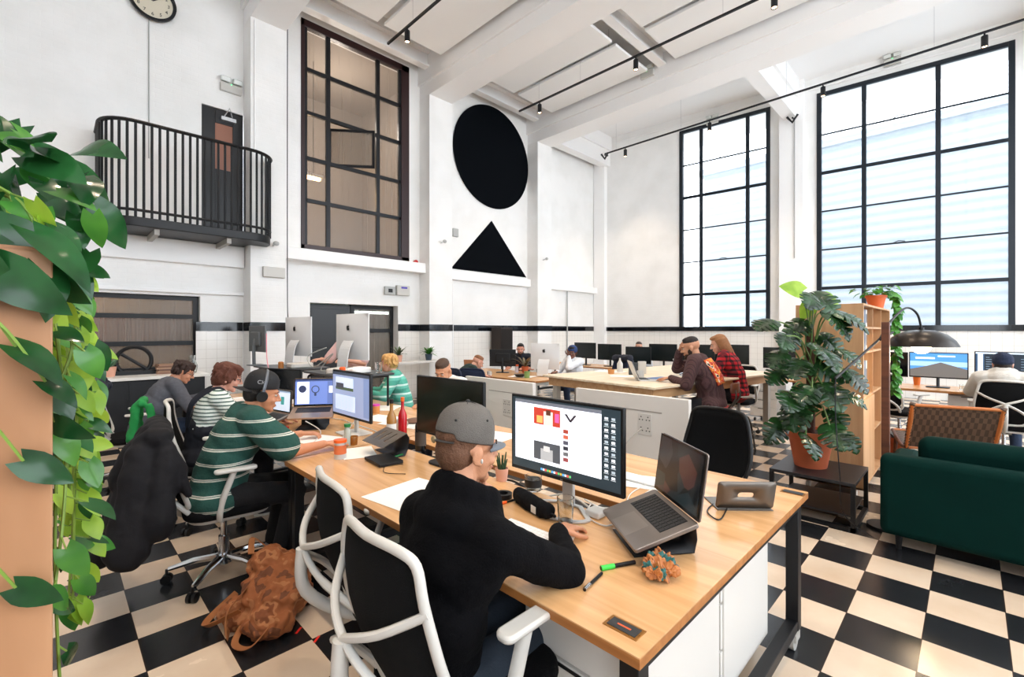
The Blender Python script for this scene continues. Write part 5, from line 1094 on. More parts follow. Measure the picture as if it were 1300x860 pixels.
# front laptop on its black stand
lc_ = (V((1.775, .918, 0))+V((1.56, .646, 0)))/2; fd = V((-.785, .62, 0)); ce = lc_+fd*.115
laptop('open grey laptop with a dark leafy screen on a black stand', (ce.x, ce.y, .785), R(141.7), .35, .24, .33, 117, None, art_screen())
st = thing('laptop_stand', 'black laptop stand under the open grey laptop', 'stand', (ce.x, ce.y, .74), R(141.7))
g = [[(x, y, z) for y in (-.11, .11)] for x, z in ((.06, .062), (-.03, .093), (-.1, .115), (-.125, .11), (-.13, .05), (-.12, .006), (.02, .004), (.1, .004))]; MB().sheet(g).build('bent_plate', BLACKM, st, solid=.005)
c = MB().ell((0, 0, .022), (.07, .05, .024)).ell((.03, .02, .026), (.04, .035, .02)); BGM = band_mat('bag_brown', [(0, 'B8733C'), (.55, '2E6A66'), (.72, 'B8733C'), (.9, '8A4E22')], 0, .07, .45, .3); o = organic('crumpled_bag', c, BGM, None, .0035, 0, disp=.055, dscale=.016); o.data.polygons.foreach_set('use_smooth', [False]*len(o.data.polygons)); tag(o, 'crumpled brown and teal snack bag under the front laptop', 'bag'); o.location = at(838, 728, .748)
def pen(label, p0, p1, m, capm, r=.005, capl=.35):
    p0, p1 = V(p0), V(p1); t = thing('pen', label, 'pen', p0); d = p1-p0; MB().cyl((0, 0, 0), d*(1-capl), r, n=10).cyl(d*(1-capl), d, r*1.15, n=10, mi=0).build('barrel', m, t); MB().cyl(d*(1-capl), d*1.0, r*1.25, n=10).build('pen_cap', capm, t); return t
pen('black marker with a bright green cap on the front desk', at(806, 714, .747), at(763, 722, .747), BLACKP, mat('bright_green', '38D048', .4), .007, .38)
pen('black ballpoint pen lying before the green capped marker', at(764, 728, .746), at(742, 749, .746), BLACKP, CHROME, .005, .3)
pen('black pen with an orange tip near the tape roll', at(662, 632, .746), at(632, 641, .746), BLACKP, mat('orange_plastic', 'F06020', .4), .005, .35)
t = cylthing('tape_roll', 'black tape roll on the front desk by the little cactus', 'tape', at(639, 632, .74), [(.022, 0), (.042, 0), (.042, .022), (.022, .022), (.022, 0)], BLACKP, 'roll', None)
# hoodie man's keyboard, mouse, glass, pencil case
t = thing('keyboard', 'white keyboard in front of the man in the black hoodie', 'keyboard', at(672, 680, .742), R(2)); MB().box((0, 0, .005), (.115, .30, .008)).build('case', WPLAST, t, bevel=.003); k = MB(); keyset(k, -.052, -.145, .052, .145, .009, 5, 14, .14); k.build('keys', mat('key_white', 'F2F2F0', .4), t, smooth=0)
t = thing('keyboard', 'white keyboard on the far half of the front desk', 'keyboard', at(800, 607, .742), R(0)); MB().box((0, 0, .005), (.115, .42, .008)).build('case', ALU, t, bevel=.003); k = MB(); keyset(k, -.052, -.205, .052, .205, .009, 5, 18, .14); k.build('keys', mat('key_white'), t, smooth=0)
t = thing('computer_mouse', 'white mouse under the right hand of the hoodie man', 'mouse', at(716, 687, .741)); MB().ell((0, 0, .008), (.055, .03, .022), None, 20).build('shell', WPLAST, t)
tumbler('clear water glass beside the pencil case', at(718, 664, .74), .036, .105)
t = cylthing('jar', 'short jar glass with black print behind the pencil case', 'jar', at(677, 622, .74), [(0, 0), (.04, 0), (.043, .07), (.04, .07), (.037, .006), (0, .006)], GLASS, 'vessel', [('print_band', [(.0425, .02), (.0432, .02), (.0438, .055), (.043, .055)], mat('black_ink', '18181A'))])
c = MB().cap((0, -.11, .035), (0, .11, .035), .033, .033, 16).bb((-.03, -.1, .003), (.03, .1, .05)); o = thing('pencil_case', 'black pencil case with a small white label', 'case', at(676, 648, .74), R(-14)+pi*0); cc = organic('pouch', c, FABB, o, .006, 2, disp=.012, dscale=.05); o['label'] = 'black pencil case with a small white label'; MB().box((-.036, -.06, .03), (.002, .035, .03)).build('sewn_label', mat('label_white', 'D8D8D4', .7), o)
MB().box((0, -.145, .03), (.012, .05, .012)).build('zip_pull', FABB, o, bevel=.004)
t = thing('potted_cactus', 'tiny cactus in a pink pot in front of the grey cap', 'plant', at(637, 610, .74)); MB().lathe([(0, 0), (.028, 0), (.036, .065), (.033, .065), (.03, .055), (0, .055)]).build('pot', mat('pink_pot', 'E0A890', .7), t)
c = MB()
for k in range(9): a = k*.7; c.cap((.012*cos(a), .012*sin(a), .05), (.028*cos(a), .028*sin(a), .11+.014*(k % 4)), .007, .003, 7)
c.build('stems', mat('cactus_green', '2A4A2C', .6), t)
# rear half: grey bent stand with oval hole
ps = V((2.15, .70, .74)); t = thing('laptop_stand', 'grey metal laptop stand with an oval hole, right end of the front desk', 'stand', ps, atan2(.606-.787, 2.24-2.07))
outl = rrect(.25, .135, .02)
def plate_hole(w_, h, hw, hh):
    m = MB(); n = 20; o_ = rrect(w_, h, .015, 4); i_ = rrect(hw, hh, hh*.49, 4); vs = [(x, 0, y) for x, y in o_]+[(x, 0, y) for x, y in i_]; N_ = len(o_); m.add(vs, [(i, (i+1) % N_, N_+(i+1) % N_, N_+i) for i in range(N_)]); return m
p = plate_hole(.25, .13, .07, .028).build('front_plate', mat('taupe_metal', '6E665E', .35, .6), t, solid=.005); p.location = (0, .0, .07); p.rotation_euler = (.25, 0, 0)
MB().bb((-.12, .0, .0), (.12, .16, .005)).build('base_plate', mat('taupe_metal'), t, bevel=.001); MB().bb((-.12, -.04, .125), (.12, .12, .13)).build('top_plate', mat('taupe_metal'), t, bevel=.001) if 0 else None
# green man's side
lp = at(390, 541, .80); laptop('open laptop showing a blue page with a light bulb drawing', (1.5, 3.80, .83), R(238), .34, .24, .22, 108, 'bulb', body=mat('rose_grey', 'A8907E', .4, .6))
st = thing('laptop_stand', 'black stand under the laptop with the light bulb page', 'stand', (1.5, 3.80, .74), R(238)); g = [[(x, y, z) for y in (-.11, .11)] for x, z in ((.06, .088), (-.03, .11), (-.1, .125), (-.125, .11), (-.12, .006), (.1, .004))]; MB().sheet(g).build('bent_plate', BLACKM, st, solid=.005)
# slotted stand with a notebook
p0 = at(488, 565, .80); t = thing('laptop_stand', 'grey slotted laptop stand over a black notebook', 'stand', (p0.x, p0.y, .74), R(178)); m = MB(); SW, SD = .27, .18
xs = [-SD/2, -SD/2+.03, SD/2-.05, SD/2]; ys = [-SW/2, -.075, -.06, -.007, .007, .06, .075, SW/2]
for i in range(3):
    for j in range(7):
        if i == 1 and j in (1, 3, 5): continue
        m.bb((xs[i], ys[j], 0), (xs[i+1], ys[j+1], .005))
o = m.build('slotted_plate', mat('taupe_metal'), t, smooth=0); o.location = (0, 0, .108); o.rotation_euler = (0, .36, 0)
MB().sheet([[(x, y, z) for y in (-SW/2, SW/2)] for x, z in ((-.082, .14), (-.1, .11), (-.09, .04), (-.07, .004), (.0, .004))]).build('bent_back', BLACKM, t, solid=.005)
o = MB().bb((-.11, -.075, 0), (.11, .075, .018)).build('notebook', BLACKP, None, bevel=.003); q = MB().bb((-.105, -.0765, .003), (.111, .07, .015)).build('pages', PAPER, o); place(o, tuple(at(487, 586, .744)), R(85)); tag(o, 'black notebook with an elastic band under the slotted stand', 'notebook')
# tin with orange lid
t = cylthing('tin_can', 'steel tin with an orange lid on the desk by the striped arm', 'tin', at(432, 582, .74), [(0, 0), (.036, 0), (.036, .1), (0, .1)], ALU, 'tin_body', [('lid', [(0, .1), (.039, .1), (.039, .116), (0, .118)], mat('orange_lid', 'F0641E', .4)), ('printed_band', [(.0362, .03), (.0368, .03), (.0368, .085), (.0362, .085)], mat('orange_band', 'D87040', .5))])
bottle('slim amber bottle with a white label behind the slotted stand', at(497, 560, .74), .30, .034, mat('amber_glass', '9A6A2C', .15), BLACKP, mat('label_white'))
bottle('red bottle with an orange cap behind the slotted stand', at(511, 556, .74), .30, .032, mat('red_glass', 'B01420', .15), mat('orange_lid'), None)
bottle('black bottle standing left of the dark monitor', at(534, 572, .74), .30, .036, mat('dark_glass', '101214', .1), BLACKP, mat('label_brown', '4A4038', .6))
tumbler('small glass with amber drink behind the orange lidded tin', at(449, 565, .74), .03, .06, mat('amber_drink', 'C8843C', .1, trans=.6))
t = cylthing('bottle', 'small clear bottle with a green cap behind the tin', 'bottle', at(441, 566, .74), [(0, 0), (.022, 0), (.022, .11), (.012, .13), (0, .13)], mat('pale_plastic', 'DDE8E0', .2, trans=.5), 'body', [('cap', [(0, .13), (.022, .13), (.022, .15), (0, .15)], mat('green_cap', '1E7A3A', .4))])
papers('large white sheet on the desk between the two near chairs', at(540, 632, .741), R(8), .36, .5); papers('white notes under the laptop of the striped man', at(398, 558, .741), R(20), .25, .34, 2)
pen('green pen lying beside the black notebook', at(512, 577, .747), at(493, 583, .747), mat('green_cap'), BLACKP, .006, .3)
papers('pale drawing sheet left of the slotted stand', at(455, 575, .741), R(-20), .2, .28); papers('loose white papers far side of the striped man desk', V((2.15, 3.4, .741)), R(12), .3, .42, 3); papers('papers spread before the blond person', V((2.35, 4.3, .741)), R(40), .3, .42, 3)
papers('white documents by the right edge, far half of the front desk', V((2.3, 1.75, .741)), R(5), .3, .42, 2)
t = thing('power_adapter', 'white charger block with cables under the big lit monitor', 'charger', at(757, 655, .742)); MB().box((0, 0, .014), (.07, .07, .028)).build('block', WPLAST, t, bevel=.006)
def cable(label, pts, r=.003, m=None, name='cable'): return tag(MB().tube(spline(pts, 8), r, 6).build(name, m or WPLAST), label, 'cable')
cable('white cable from the lit monitor to the charger block', [at(750, 640, .748), at(745, 655, .745), at(770, 668, .745), at(790, 655, .745), at(800, 628, .745), at(820, 616, .745)]); cable('thin white cable curling behind the front laptop', [at(742, 634, .80), at(765, 645, .75), at(795, 640, .745), at(835, 618, .745), at(860, 612, .745)])
cable('black cable loop behind the grey stand', [at(905, 640, .745), at(898, 650, .745), at(914, 660, .745), at(925, 640, .745)], .003, BLACKP); cable('white cable from the bulb page laptop across the desk', [at(388, 535, .82), at(407, 548, .76), at(398, 566, .745), at(430, 560, .745), at(450, 535, .745)], .004); cable('thin black cable by the green pen', [at(512, 590, .745), at(492, 590, .745), at(488, 600, .745), at(515, 602, .745)], .002, BLACKP)
# raised standing trays with the silver computers
def riser(label, x, y, w_, d, z, rz=0):
    t = thing('desk_riser', label, 'stand', (x, y, .74), rz); MB().prism(rrect(d, w_, .04), Matrix.Translation((0, 0, z-.76)), .02).build('tray', mat('dark_tray', '3A3E42', .4), t, bevel=.004)
    for s in (-1, 1): MB().tube(spline([(-d/2+.04, s*(w_/2-.06), 0), (-d/2+.04, s*(w_/2-.06), z-.86), (-d/2+.1, s*(w_/2-.06), z-.78), (d/2-.06, s*(w_/2-.06), z-.77)], 6), .014).tube([(d/2-.06, s*(w_/2-.06), 0), (d/2-.06, s*(w_/2-.06), z-.765)], .012).build('leg', BLACKM, t)
    return t
riser('raised black tray carrying the nearer silver computer', 2.25, 4.75, .95, .6, 1.09); riser('raised black tray carrying the farther silver computer', 2.1, 6.0, .95, .6, 1.09)
imac('silver all in one computer seen from behind, the nearer large one', (2.4, 4.95, 1.09), R(6)); imac('silver all in one computer seen from behind, the farther one', (2.25, 6.15, 1.09), R(9), .62, .5)
monitor('grey monitor seen edge on, at the left end of the raised trays', (1.85, 6.45, 1.09), R(5), .5, .33, .34, stand='plain', body=mat('mid_grey', '5A6064', .5))
cable('tangle of grey cables hanging behind the nearer silver computer', [(2.1, 4.95, 1.35), (2.0, 5.2, 1.25), (1.95, 4.9, 1.15), (2.02, 4.6, 1.3), (2.0, 4.85, 1.12), (2.0, 4.4, 1.1), (1.9, 4.3, .8)], .006, mat('grey_cable', 'A8A8A4', .5)); cable('white cable drooping from the raised tray', [(2.0, 4.5, 1.1), (1.9, 4.4, .95), (1.85, 4.6, .85), (1.7, 4.3, .76)], .006); cable('pink cable hanging from the farther raised tray', [(1.85, 6.1, 1.5), (1.84, 6.05, 1.2), (1.8, 5.8, .95), (1.7, 5.6, .76)], .005, mat('pink_cable', 'F09AA8', .5))
for i, (x, y, m, lab) in enumerate(((1.9, 5.75, 'A86A30', 'small brown jar on the farther raised tray'), (2.05, 4.45, 'F06020', 'orange pot on the nearer raised tray'))): cylthing('jar', lab, 'jar', (x, y, 1.09), [(0, 0), (.03, 0), (.03, .07), (.02, .08), (0, .08)], mat('jar_%d' % i, m, .4), 'body')
for i, (x, y) in enumerate(((2.1, 5.8), (2.25, 4.55), (2.1, 4.5))): o = MB().prism(rrect(.26, .2, .04), Matrix.Identity(4), .06).build('box', (WPLAST, PAPER, WPLAST)[i], None, bevel=.015); place(o, (x, y+.1*i-.1, 1.09), .3*i) ; tag(o, ('white router box on the farther raised tray', 'white box at the near end of the raised tray', 'small white box beside the nearer silver computer')[i], 'box')
tumbler('clear tumbler on the raised tray by the blond person', (2.42, 4.4, 1.09), .04, .11)
t = cylthing('bottle', 'blue water bottle in front of the boy in the grey jumper', 'bottle', (1.35, 5.95, .74), [(0, 0), (.034, 0), (.034, .15), (.02, .17), (.02, .19), (0, .19)], mat('blue_bottle', '2E7AB0', .3), 'body', [('cap', [(0, .17), (.022, .17), (.022, .20), (0, .20)], BLACKP)])
o = MB().prism(rrect(.12, .09, .01), Matrix.Identity(4), .05).build('paper_box', PAPER, None, bevel=.004); place(o, (1.45, 5.75, .74), .2); tag(o, 'little white box beside the blue bottle', 'box')
monitor('small dark monitor between the woman and the striped man', (1.65, 4.9, .74), R(200), .5, .3, .26, stand='plain')
laptop('thin tablet like laptop beside the headphones', (1.3, 4.15, .76), R(190), .28, .2, .3, 110, 'doc'); o = MB().prism(rrect(.2, .14, .02), Matrix.Identity(4), .01).build('folder', mat('red_card', 'D03020', .6), None); place(o, (1.25, 3.95, .742), .4); tag(o, 'red folder on the desk beside the striped man', 'folder')
mug('green mug standing by the monitor behind the woman', (1.6, 5.25, .74), mat('sage', '9AA886', .5), .045, .1)
cylthing('candle_jar', 'pink topped candle jar in front of the blond person', 'jar', (2.2, 4.05, .74), [(0, 0), (.035, 0), (.035, .07), (0, .07)], mat('amber_wax', 'C8884C', .4), 'vessel', [('lid', [(0, .07), (.037, .07), (.037, .085), (0, .085)], mat('magenta', 'D040B0', .4))])
t = thing('laptop', 'brown laptop back tilted beside the dark monitor', 'laptop', (2.3, 3.02, .74), R(12)); MB().box((0, 0, .008), (.24, .33, .014)).build('base', SGREY, t, bevel=.003); MB().box((-.14, 0, .12), (.008, .33, .23), (0, -.3, 0)).build('lid', mat('brown_case', 'A07456', .5), t, bevel=.003)
c = MB().ell((0, 0, .02), (.11, .09, .02)); o = c.build('round_coaster', mat('brown_plate', '6A4A38', .6), None); place(o, at(528, 537, .74)); tag(o, 'round brown plate near the two bottles', 'plate')
rg = random.Random(21)
for i, (x, y, ww, wh, lab) in enumerate(((1.35, 4.75, .21, .3, 'white sheets before the auburn haired woman'), (2.1, 3.75, .25, .35, 'white sheets between the mail monitor and the cropped haired man'), (2.35, 2.55, .25, .35, 'white sheet behind the dark monitor'), (1.9, 5.4, .3, .4, 'white papers under the raised tray'), (1.5, 5.35, .21, .3, 'stack of paper near the green mug'), (2.2, 1.15, .21, .3, 'sheet of paper behind the front laptop'))): papers(lab, (x, y, .741), rg.uniform(-.6, .6), ww, wh, 2)
for i, (x, y, lab) in enumerate(((1.95, 3.2, 'white mug behind the mail monitor'), (1.75, 4.55, 'white mug behind the light bulb laptop'), (2.2, 4.75, 'white mug beneath the nearer raised tray'), (2.1, 2.65, 'white mug behind the dark monitor foot'))): mug(lab, (x, y, .74), WPLAST, .04, .09, i)
cable('white cable snaking behind the mail monitor', [(1.7, 3.05, .76), (1.78, 3.3, .75), (1.72, 3.6, .78), (1.8, 3.9, .75), (1.7, 4.2, .76), (1.82, 4.5, .75)], .005); cable('black cables bunched in the slot behind the dark monitor', [(1.72, 1.5, .66), (1.8, 1.8, .70), (1.72, 2.1, .66), (1.8, 2.4, .70), (1.75, 2.8, .66)], .006, BLACKP); cable('white cable lying in the cable tray behind the big lit monitor', [(1.74, 1.1, .66), (1.8, 1.4, .72), (1.71, 1.6, .68), (1.79, 1.9, .72)], .005)
# plants by the glass door
def spiky(label, loc, potm, n=34, L0=.3, lm=None, pr=.08):
    t = thing('potted_plant', label, 'plant', loc); MB().lathe([(0, 0), (pr*.75, 0), (pr, pr*1.7), (pr*.92, pr*1.7), (pr*.85, pr*1.5), (0, pr*1.5)]).build('pot', potm, t); F = MB(); rg = random.Random(len(label))
    for k in range(n):
        a = rg.uniform(0, 6.28); L = L0*rg.uniform(.7, 1.1); d = V((cos(a), sin(a), rg.uniform(.3, 2))).normalized(); s = V((-sin(a), cos(a), 0)); F.sheet([[V((0, 0, pr*1.5))+d*L*u+s*(L*.05*sin(pi*(.15+.85*u))*q)-V((0, 0, .4*L*u*u)) for q in (-1, 0, 1)] for u in (0, .25, .5, .75, 1)])
    F.build('foliage', lm or LG2, t, fixn=False); return t
t = thing('console_table', 'white console table with plants beside the glass door', 'table', (4.75, 8.1, 0)); MB().bb((0, 0, .86), (1.35, .38, .9)).build('tabletop', WCARD, t, bevel=.004)
for x in (.04, 1.31):
    for y in (.04, .34): MB().bb((x-.02, y-.02, 0), (x+.02, y+.02, .86)).build('leg', WCARD, t)
spiky('bushy green fern at the right end of the white console table', (5.75, 8.3, .9), mat('blue_pot', '3A4A58', .5), 60, .34); spiky('leafy plant in a pink pot on the white console table', (5.0, 8.28, .9), mat('pink_pot'), 26, .42, leafmat('olive_leaf', '3E5A3A', '6A7A50'))
# ================================================================ MIDDLE OF THE HALL
monitor('black monitor seen from behind, hiding the dark haired man', (6.05, 6.3, .74), R(42), .5, .32, .28, stand='plain'); imac('silver all in one computer in front of the woman with the blue headwrap', (6.1, 5.28, .74), R(20), .53, .45)
t = thing('laptop', 'brown backed laptop on the white desk left of the black monitor', 'laptop', (5.9, 6.98, .74), R(35)); MB().box((.05, 0, .008), (.24, .33, .014)).build('base', SGREY, t, bevel=.003); MB().box((-.09, 0, .12), (.008, .33, .23), (0, -.35, 0)).build('lid', mat('brown_case'), t, bevel=.003)
cylthing('cup', 'green cup at the near edge of the white desk', 'cup', at(669, 480, .74), [(0, 0), (.045, 0), (.05, .11), (.045, .11), (.04, .01), (0, .01)], mat('olive_cup', '7A9A5A', .5)); cylthing('bowl', 'dark bowl on the near edge of the white desk', 'bowl', at(660, 479, .74), [(0, 0), (.05, 0), (.11, .05), (.1, .05), (.045, .01), (0, .01)], mat('dark_bowl', '2A2624', .4)); mug('white mug near the left end of the white desk', at(621, 478, .74), WPLAST); cylthing('jar', 'orange capped jar beside the black monitor', 'jar', at(656, 473, .74), [(0, 0), (.035, 0), (.035, .12), (0, .12)], mat('pale_jar', 'D8D4E0', .4), 'body', [('cap', [(0, .12), (.037, .12), (.037, .15), (0, .15)], mat('orange_lid'))])
papers('white papers by the silver computer on the white desk', (5.75, 5.5, .741), .3, .3, .42, 2); spiky('thin twiggy plant on the desk by the dark haired man', (6.35, 6.0, .74), TERRA, 14, .5, leafmat('dry_leaf', '4A4A34', '7A6A4A'), .07)
t = thing('loudspeaker', 'tall black loudspeaker box against the white wall', 'speaker', (8.35, 8.72, 0)); MB().bb((-.22, -.18, 1.0), (.22, .18, 1.62)).build('cabinet', mat('speaker_brown', '2A211E', .8), t, bevel=.01); MB().cyl((0, 0, 0), (0, 0, 1.0), .03).lathe([(0, 0), (.2, 0), (.2, .02), (0, .02)]).build('stand', BLACKM, t); MB().bb((-.2, -.19, 1.04), (.2, -.18, 1.58)).build('grille', mat('grille', '18120F', .9), t)
# dark monitors on the window-wall desks
mons = [(5.15, 185, .61, 'dark monitor at the far end, right of the blue headwrap', .38), (4.72, 175, .5, 'narrow dark monitor beside the corner pipe', .34)]
for i, (x, y, a, w_, z, lab) in enumerate(((8.75, 6.35, 178, .62, .34, 'dark monitor by the corner, left of a pale edge'), (8.8, 5.72, 182, .6, .32, 'dark monitor by the corner pipe, right of its twin'), (8.7, 4.95, 190, .55, .28, 'lower dark monitor in front of the far bearded man desk'), (9.0, 4.55, 180, .62, .34, 'upper dark monitor behind the lower one at the far desk'), (8.8, 3.75, 182, .68, .35, 'wide dark green monitor left of the brown jacket'), (8.85, 3.12, 180, .6, .36, 'dark monitor just above the laptop by the brown jacket'), (8.75, 2.25, 182, .62, .33, 'black monitor right of the red plaid shirt'))):
    monitor(lab, (x, y, .74), R(a), w_, .36, z, stand='plain', sm=mat('screen_dull', '1A2224', .25))
monitor('dark monitor half hidden by the hanging vine', (8.8, .95, .74), R(180), .6, .36, .30, stand='plain'); monitor('monitor showing a sand dune under a blue sky', (8.75, .33, .74), R(180), .61, .36, .31, 'dune', stand='plain'); monitor('monitor with dark code windows in front of the blue beanie', (8.72, -.38, .74), R(180), .7, .40, .32, 'code', stand='plain')
cylthing('cup', 'orange paper cup left of the dune monitor', 'cup', at(1164, 489, .74), [(0, 0), (.035, 0), (.045, .12), (.04, .12), (.03, .01), (0, .01)], mat('orange_cup', 'E87A2C', .5)); tumbler('small clear glass beside the dune monitor foot', V((8.55, .08, .74)), .035, .08)
pedestal('white drawer pedestal beneath the window desk behind the monstera', 8.4, 2.25, .5, .42, n=4); pedestal('white drawer pedestal under the dune monitor desk', 8.42, -.2, .5, .42, n=3)
mug('dark kettle like mug by the black monitor', V((8.55, 2.62, .74)), BLACKP, .05, .11)
# high table things
laptop('open white laptop with a teal block on its page, on the high table', (4.98, 2.72, .95), R(-50), .33, .23, 0, 112, 'doc', body=ALU); laptop('second silver laptop on the high table before the plaid shirt', (5.85, 2.55, .95), R(-80), .33, .23, 0, 112, 'doc', body=ALU)
ht = 0.95
o = MB().bb((-.06, -.02, 0), (.06, .02, .16)).build('speaker', mat('speaker_dark', '3A3E40', .7), None, bevel=.004); place(o, at(804, 476, ht), R(-45)); tag(o, 'small dark grey speaker upright on the high table', 'speaker'); o = MB().bb((-.05, -.03, 0), (.05, .03, .17)).build('speaker', WPLAST, None, bevel=.004); place(o, at(815, 475, ht), R(-45)); tag(o, 'small white speaker right of the grey one on the high table', 'speaker')
mug('white mug beside the laptop on the high table', at(813, 480, ht), WPLAST, .045, .09); papers('open magazine at the left end of the high table', at(775, 472, ht+.001), .2, .3, .42, 2); papers('white papers near the middle of the high table', at(790, 478, ht+.001), .6, .21, .3, 2); o = MB().bb((-.13, -.09, 0), (.13, .09, .02)).build('notebook', mat('blue_book', '5A7AA8', .6), None, bevel=.003); place(o, at(838, 482, ht), R(-10)); tag(o, 'blue and red notebook at the corner of the high table', 'notebook')
cylthing('cup', 'amber tea cup at the far left of the high table', 'cup', V((5.35, 3.45, ht)), [(0, 0), (.04, 0), (.045, .06), (.04, .06), (.035, .01), (0, .01)], mat('tea', 'C8884C', .4)); cylthing('bottle', 'white spray bottle at the far edge of the high table', 'bottle', V((5.65, 3.5, ht)), [(0, 0), (.04, 0), (.04, .12), (.012, .17), (.012, .2), (0, .2)], WPLAST)
# ---- red tape marks on the floor
for i, (u, v) in enumerate(((379, 801), (402, 812))): o = MB().box((0, 0, .0008), (.05, .012, .001)).build('tape_mark', mat('red_tape', 'E02418', .5)); place(o, at(u, v, 0), R(40)); tag(o, ('strip of red tape on the floor before the backpack', 'red tape scrap on the floor near the chair castor')[i], 'tape')
# ---- backpack and garments
c = MB().ell((0, 0, .12), (.17, .20, .13)).ell((.02, .12, .2), (.10, .12, .12)).ell((-.1, -.12, .07), (.13, .14, .08)).ell((-.16, .08, .06), (.09, .12, .07)).ell((.08, .02, .22), (.09, .1, .07))
t = thing('backpack', 'crumpled tan camouflage backpack on the floor', 'bag', (.86, 2.66, 0), R(10)); cam_m = mat('camo', '9A5A30', .8); N, L, b = nodes(cam_m); tc = N.new('ShaderNodeTexCoord'); n = N.new('ShaderNodeTexNoise'); n.inputs['Scale'].default_value = 11; L.new(tc.outputs['Object'], n.inputs['Vector']); r = N.new('ShaderNodeValToRGB'); r.color_ramp.interpolation = 'CONSTANT'; e = r.color_ramp.elements; e[0].color = lin('6A3C22'); e[1].position = .42; e[1].color = lin('94562E'); q = e.new(.55); q.color = lin('A86E44'); q = e.new(.62); q.color = lin('7E4624'); L.new(n.outputs['Fac'], r.inputs[0]); L.new(r.outputs[0], b.inputs['Base Color'])
organic('bag_body', c, cam_m, t, .008, 1, disp=.07, dscale=.07); st_ = mat('tan_strap', '9A6034', .8)
for k, pp in enumerate(([(-.12, -.2, .1), (-.24, -.22, .04), (-.26, -.1, .02), (-.17, -.02, .06)], [(-.1, .05, .2), (-.24, .02, .12), (-.27, -.04, .03), (-.18, .12, .04)], [(.05, .18, .28), (.0, .26, .34), (-.06, .16, .3)], [(-.2, -.02, .12), (-.3, .1, .05), (-.25, .2, .03), (-.1, .24, .08)])): MB().tube(spline(pp, 6), .018, 6, sy=.2).build('strap', st_, t)
def garment(name, label, loc, rz, shapes, m, vox=.01, disp=.05, ds=.1, cat='coat', extra=None):
    t = thing(name, label, cat, loc, rz); c = MB()
    for s in shapes: c.cap(*s)
    organic('cloth', c, m, t, vox, 6, disp=disp, dscale=ds); return t
CO = mat('coat_black', '131216', .8, spec=.3, bump=.3, bscale=25)
garment('coat', 'black coat draped over the chair of the man in the striped polo', (.76, 3.32, 0), R(-6), [((-.33, -.2, .94), (-.33, .2, .94), .07, .07), ((-.30, -.24, .86), (-.34, -.3, .5), .06, .09), ((-.36, .0, .93), (-.46, .05, .7), .07, .1), ((-.44, .26, .8), (-.52, .34, .24), .06, .08), ((-.40, -.2, .85), (-.46, -.30, .4), .08, .1), ((-.38, -.16, .9), (-.42, -.2, .5), .07, .10), ((-.38, 0, .9), (-.46, -.02, .45), .07, .11), ((-.38, .14, .9), (-.46, .22, .42), .07, .11), ((-.40, .2, .85), (-.50, .36, .24), .06, .075), ((-.42, .1, .5), (-.48, .2, .30), .10, .09), ((-.42, -.08, .5), (-.46, -.06, .36), .1, .09), ((-.44, .2, .7), (-.58, .14, .24), .07, .055), ((-.28, -.24, .9), (-.2, -.27, .62), .03, .03)], CO, disp=.045, ds=.16)
garment('puffer_jacket', 'dark puffer jacket hanging over the chair behind the boy', (.62, 5.98, 0), R(-8), [((-.32, -.2, .98), (-.32, .2, .98), .09, .09), ((-.36, -.14, .92), (-.42, -.16, .6), .1, .11), ((-.36, .05, .92), (-.44, .05, .58), .1, .11), ((-.36, .2, .92), (-.45, .26, .5), .09, .09), ((-.36, -.2, .9), (-.42, -.3, .48), .08, .08)], mat('puffer_navy', '1A2030', .35, bump=.4, bscale=12), disp=.07, ds=.06)
garment('jumper', 'bright green jumper hung over the back of the woman chair', (.80, 4.42, 0), R(-12), [((-.32, -.12, .99), (-.32, .1, .99), .03, .03), ((-.35, -.1, .96), (-.37, -.12, .72), .03, .035), ((-.35, 0, .96), (-.38, .0, .70), .03, .035), ((-.35, .08, .96), (-.37, .1, .76), .03, .035), ((-.27, -.12, .96), (-.22, -.14, .72), .03, .035)], mat('bright_green_wool', '17803C', .9), .008, .03, .06, 'jumper')
garment('coat', 'dark coat over the navy chair behind the high table', (7.75, 5.05, 0), R(160), [((-.34, -.2, .98), (-.34, .2, .98), .08, .08), ((-.38, -.14, .92), (-.42, -.14, .6), .09, .1), ((-.38, .14, .92), (-.42, .16, .6), .09, .1)], mat('coat_navy', '161C2C', .8))
# ================================================================ TRAILING PHILODENDRON AT THE LEFT
t = thing('philodendron', 'huge philodendron trailing from the plywood cabinet at the left edge', 'plant', (-.35, 1.6, 1.7)); rg = random.Random(5)
MB().lathe([(0, 0), (.13, 0), (.17, .24), (.155, .24), (.15, .2), (0, .2)]).build('pot', TERRA, t)
F1, F2, F3, SM = MB(), MB(), MB(), MB(); TW = V((-.7, -.7, .25))
def lf(p, L, which, dr=None):
    d = dr or V((rg.uniform(-.5, .9), rg.uniform(-.9, .3), rg.uniform(-1.2, .1))); n = V((rg.uniform(-.6, .3), rg.uniform(-.9, -.1), rg.uniform(.1, .9))); leaf_heart((F1, F2, F3)[which], p, d, n, L, L*rg.uniform(.6, .78), rg.uniform(.1, .5), .12)
org = V((-.35, 1.6, 1.7))
for k in range(105):      # crown over the top of the cabinet
    x = rg.uniform(.04, .42); z = rg.uniform(-.04, .42)*(1-.6*max(0, x-.3)/.2)+(.02 if x < .3 else -.08*rg.random()); y = rg.uniform(-.20, .3); L = rg.uniform(.075, .13); lf(V((x, y, z)), L, 0 if rg.random() < .66 else 1)
for k in range(10): x = rg.uniform(.2, .34); lf(V((x, rg.uniform(-.31, -.2), rg.uniform(-.08, .06))), rg.uniform(.10, .14), 0, V((rg.uniform(.1, .9), -.4, -.7)))
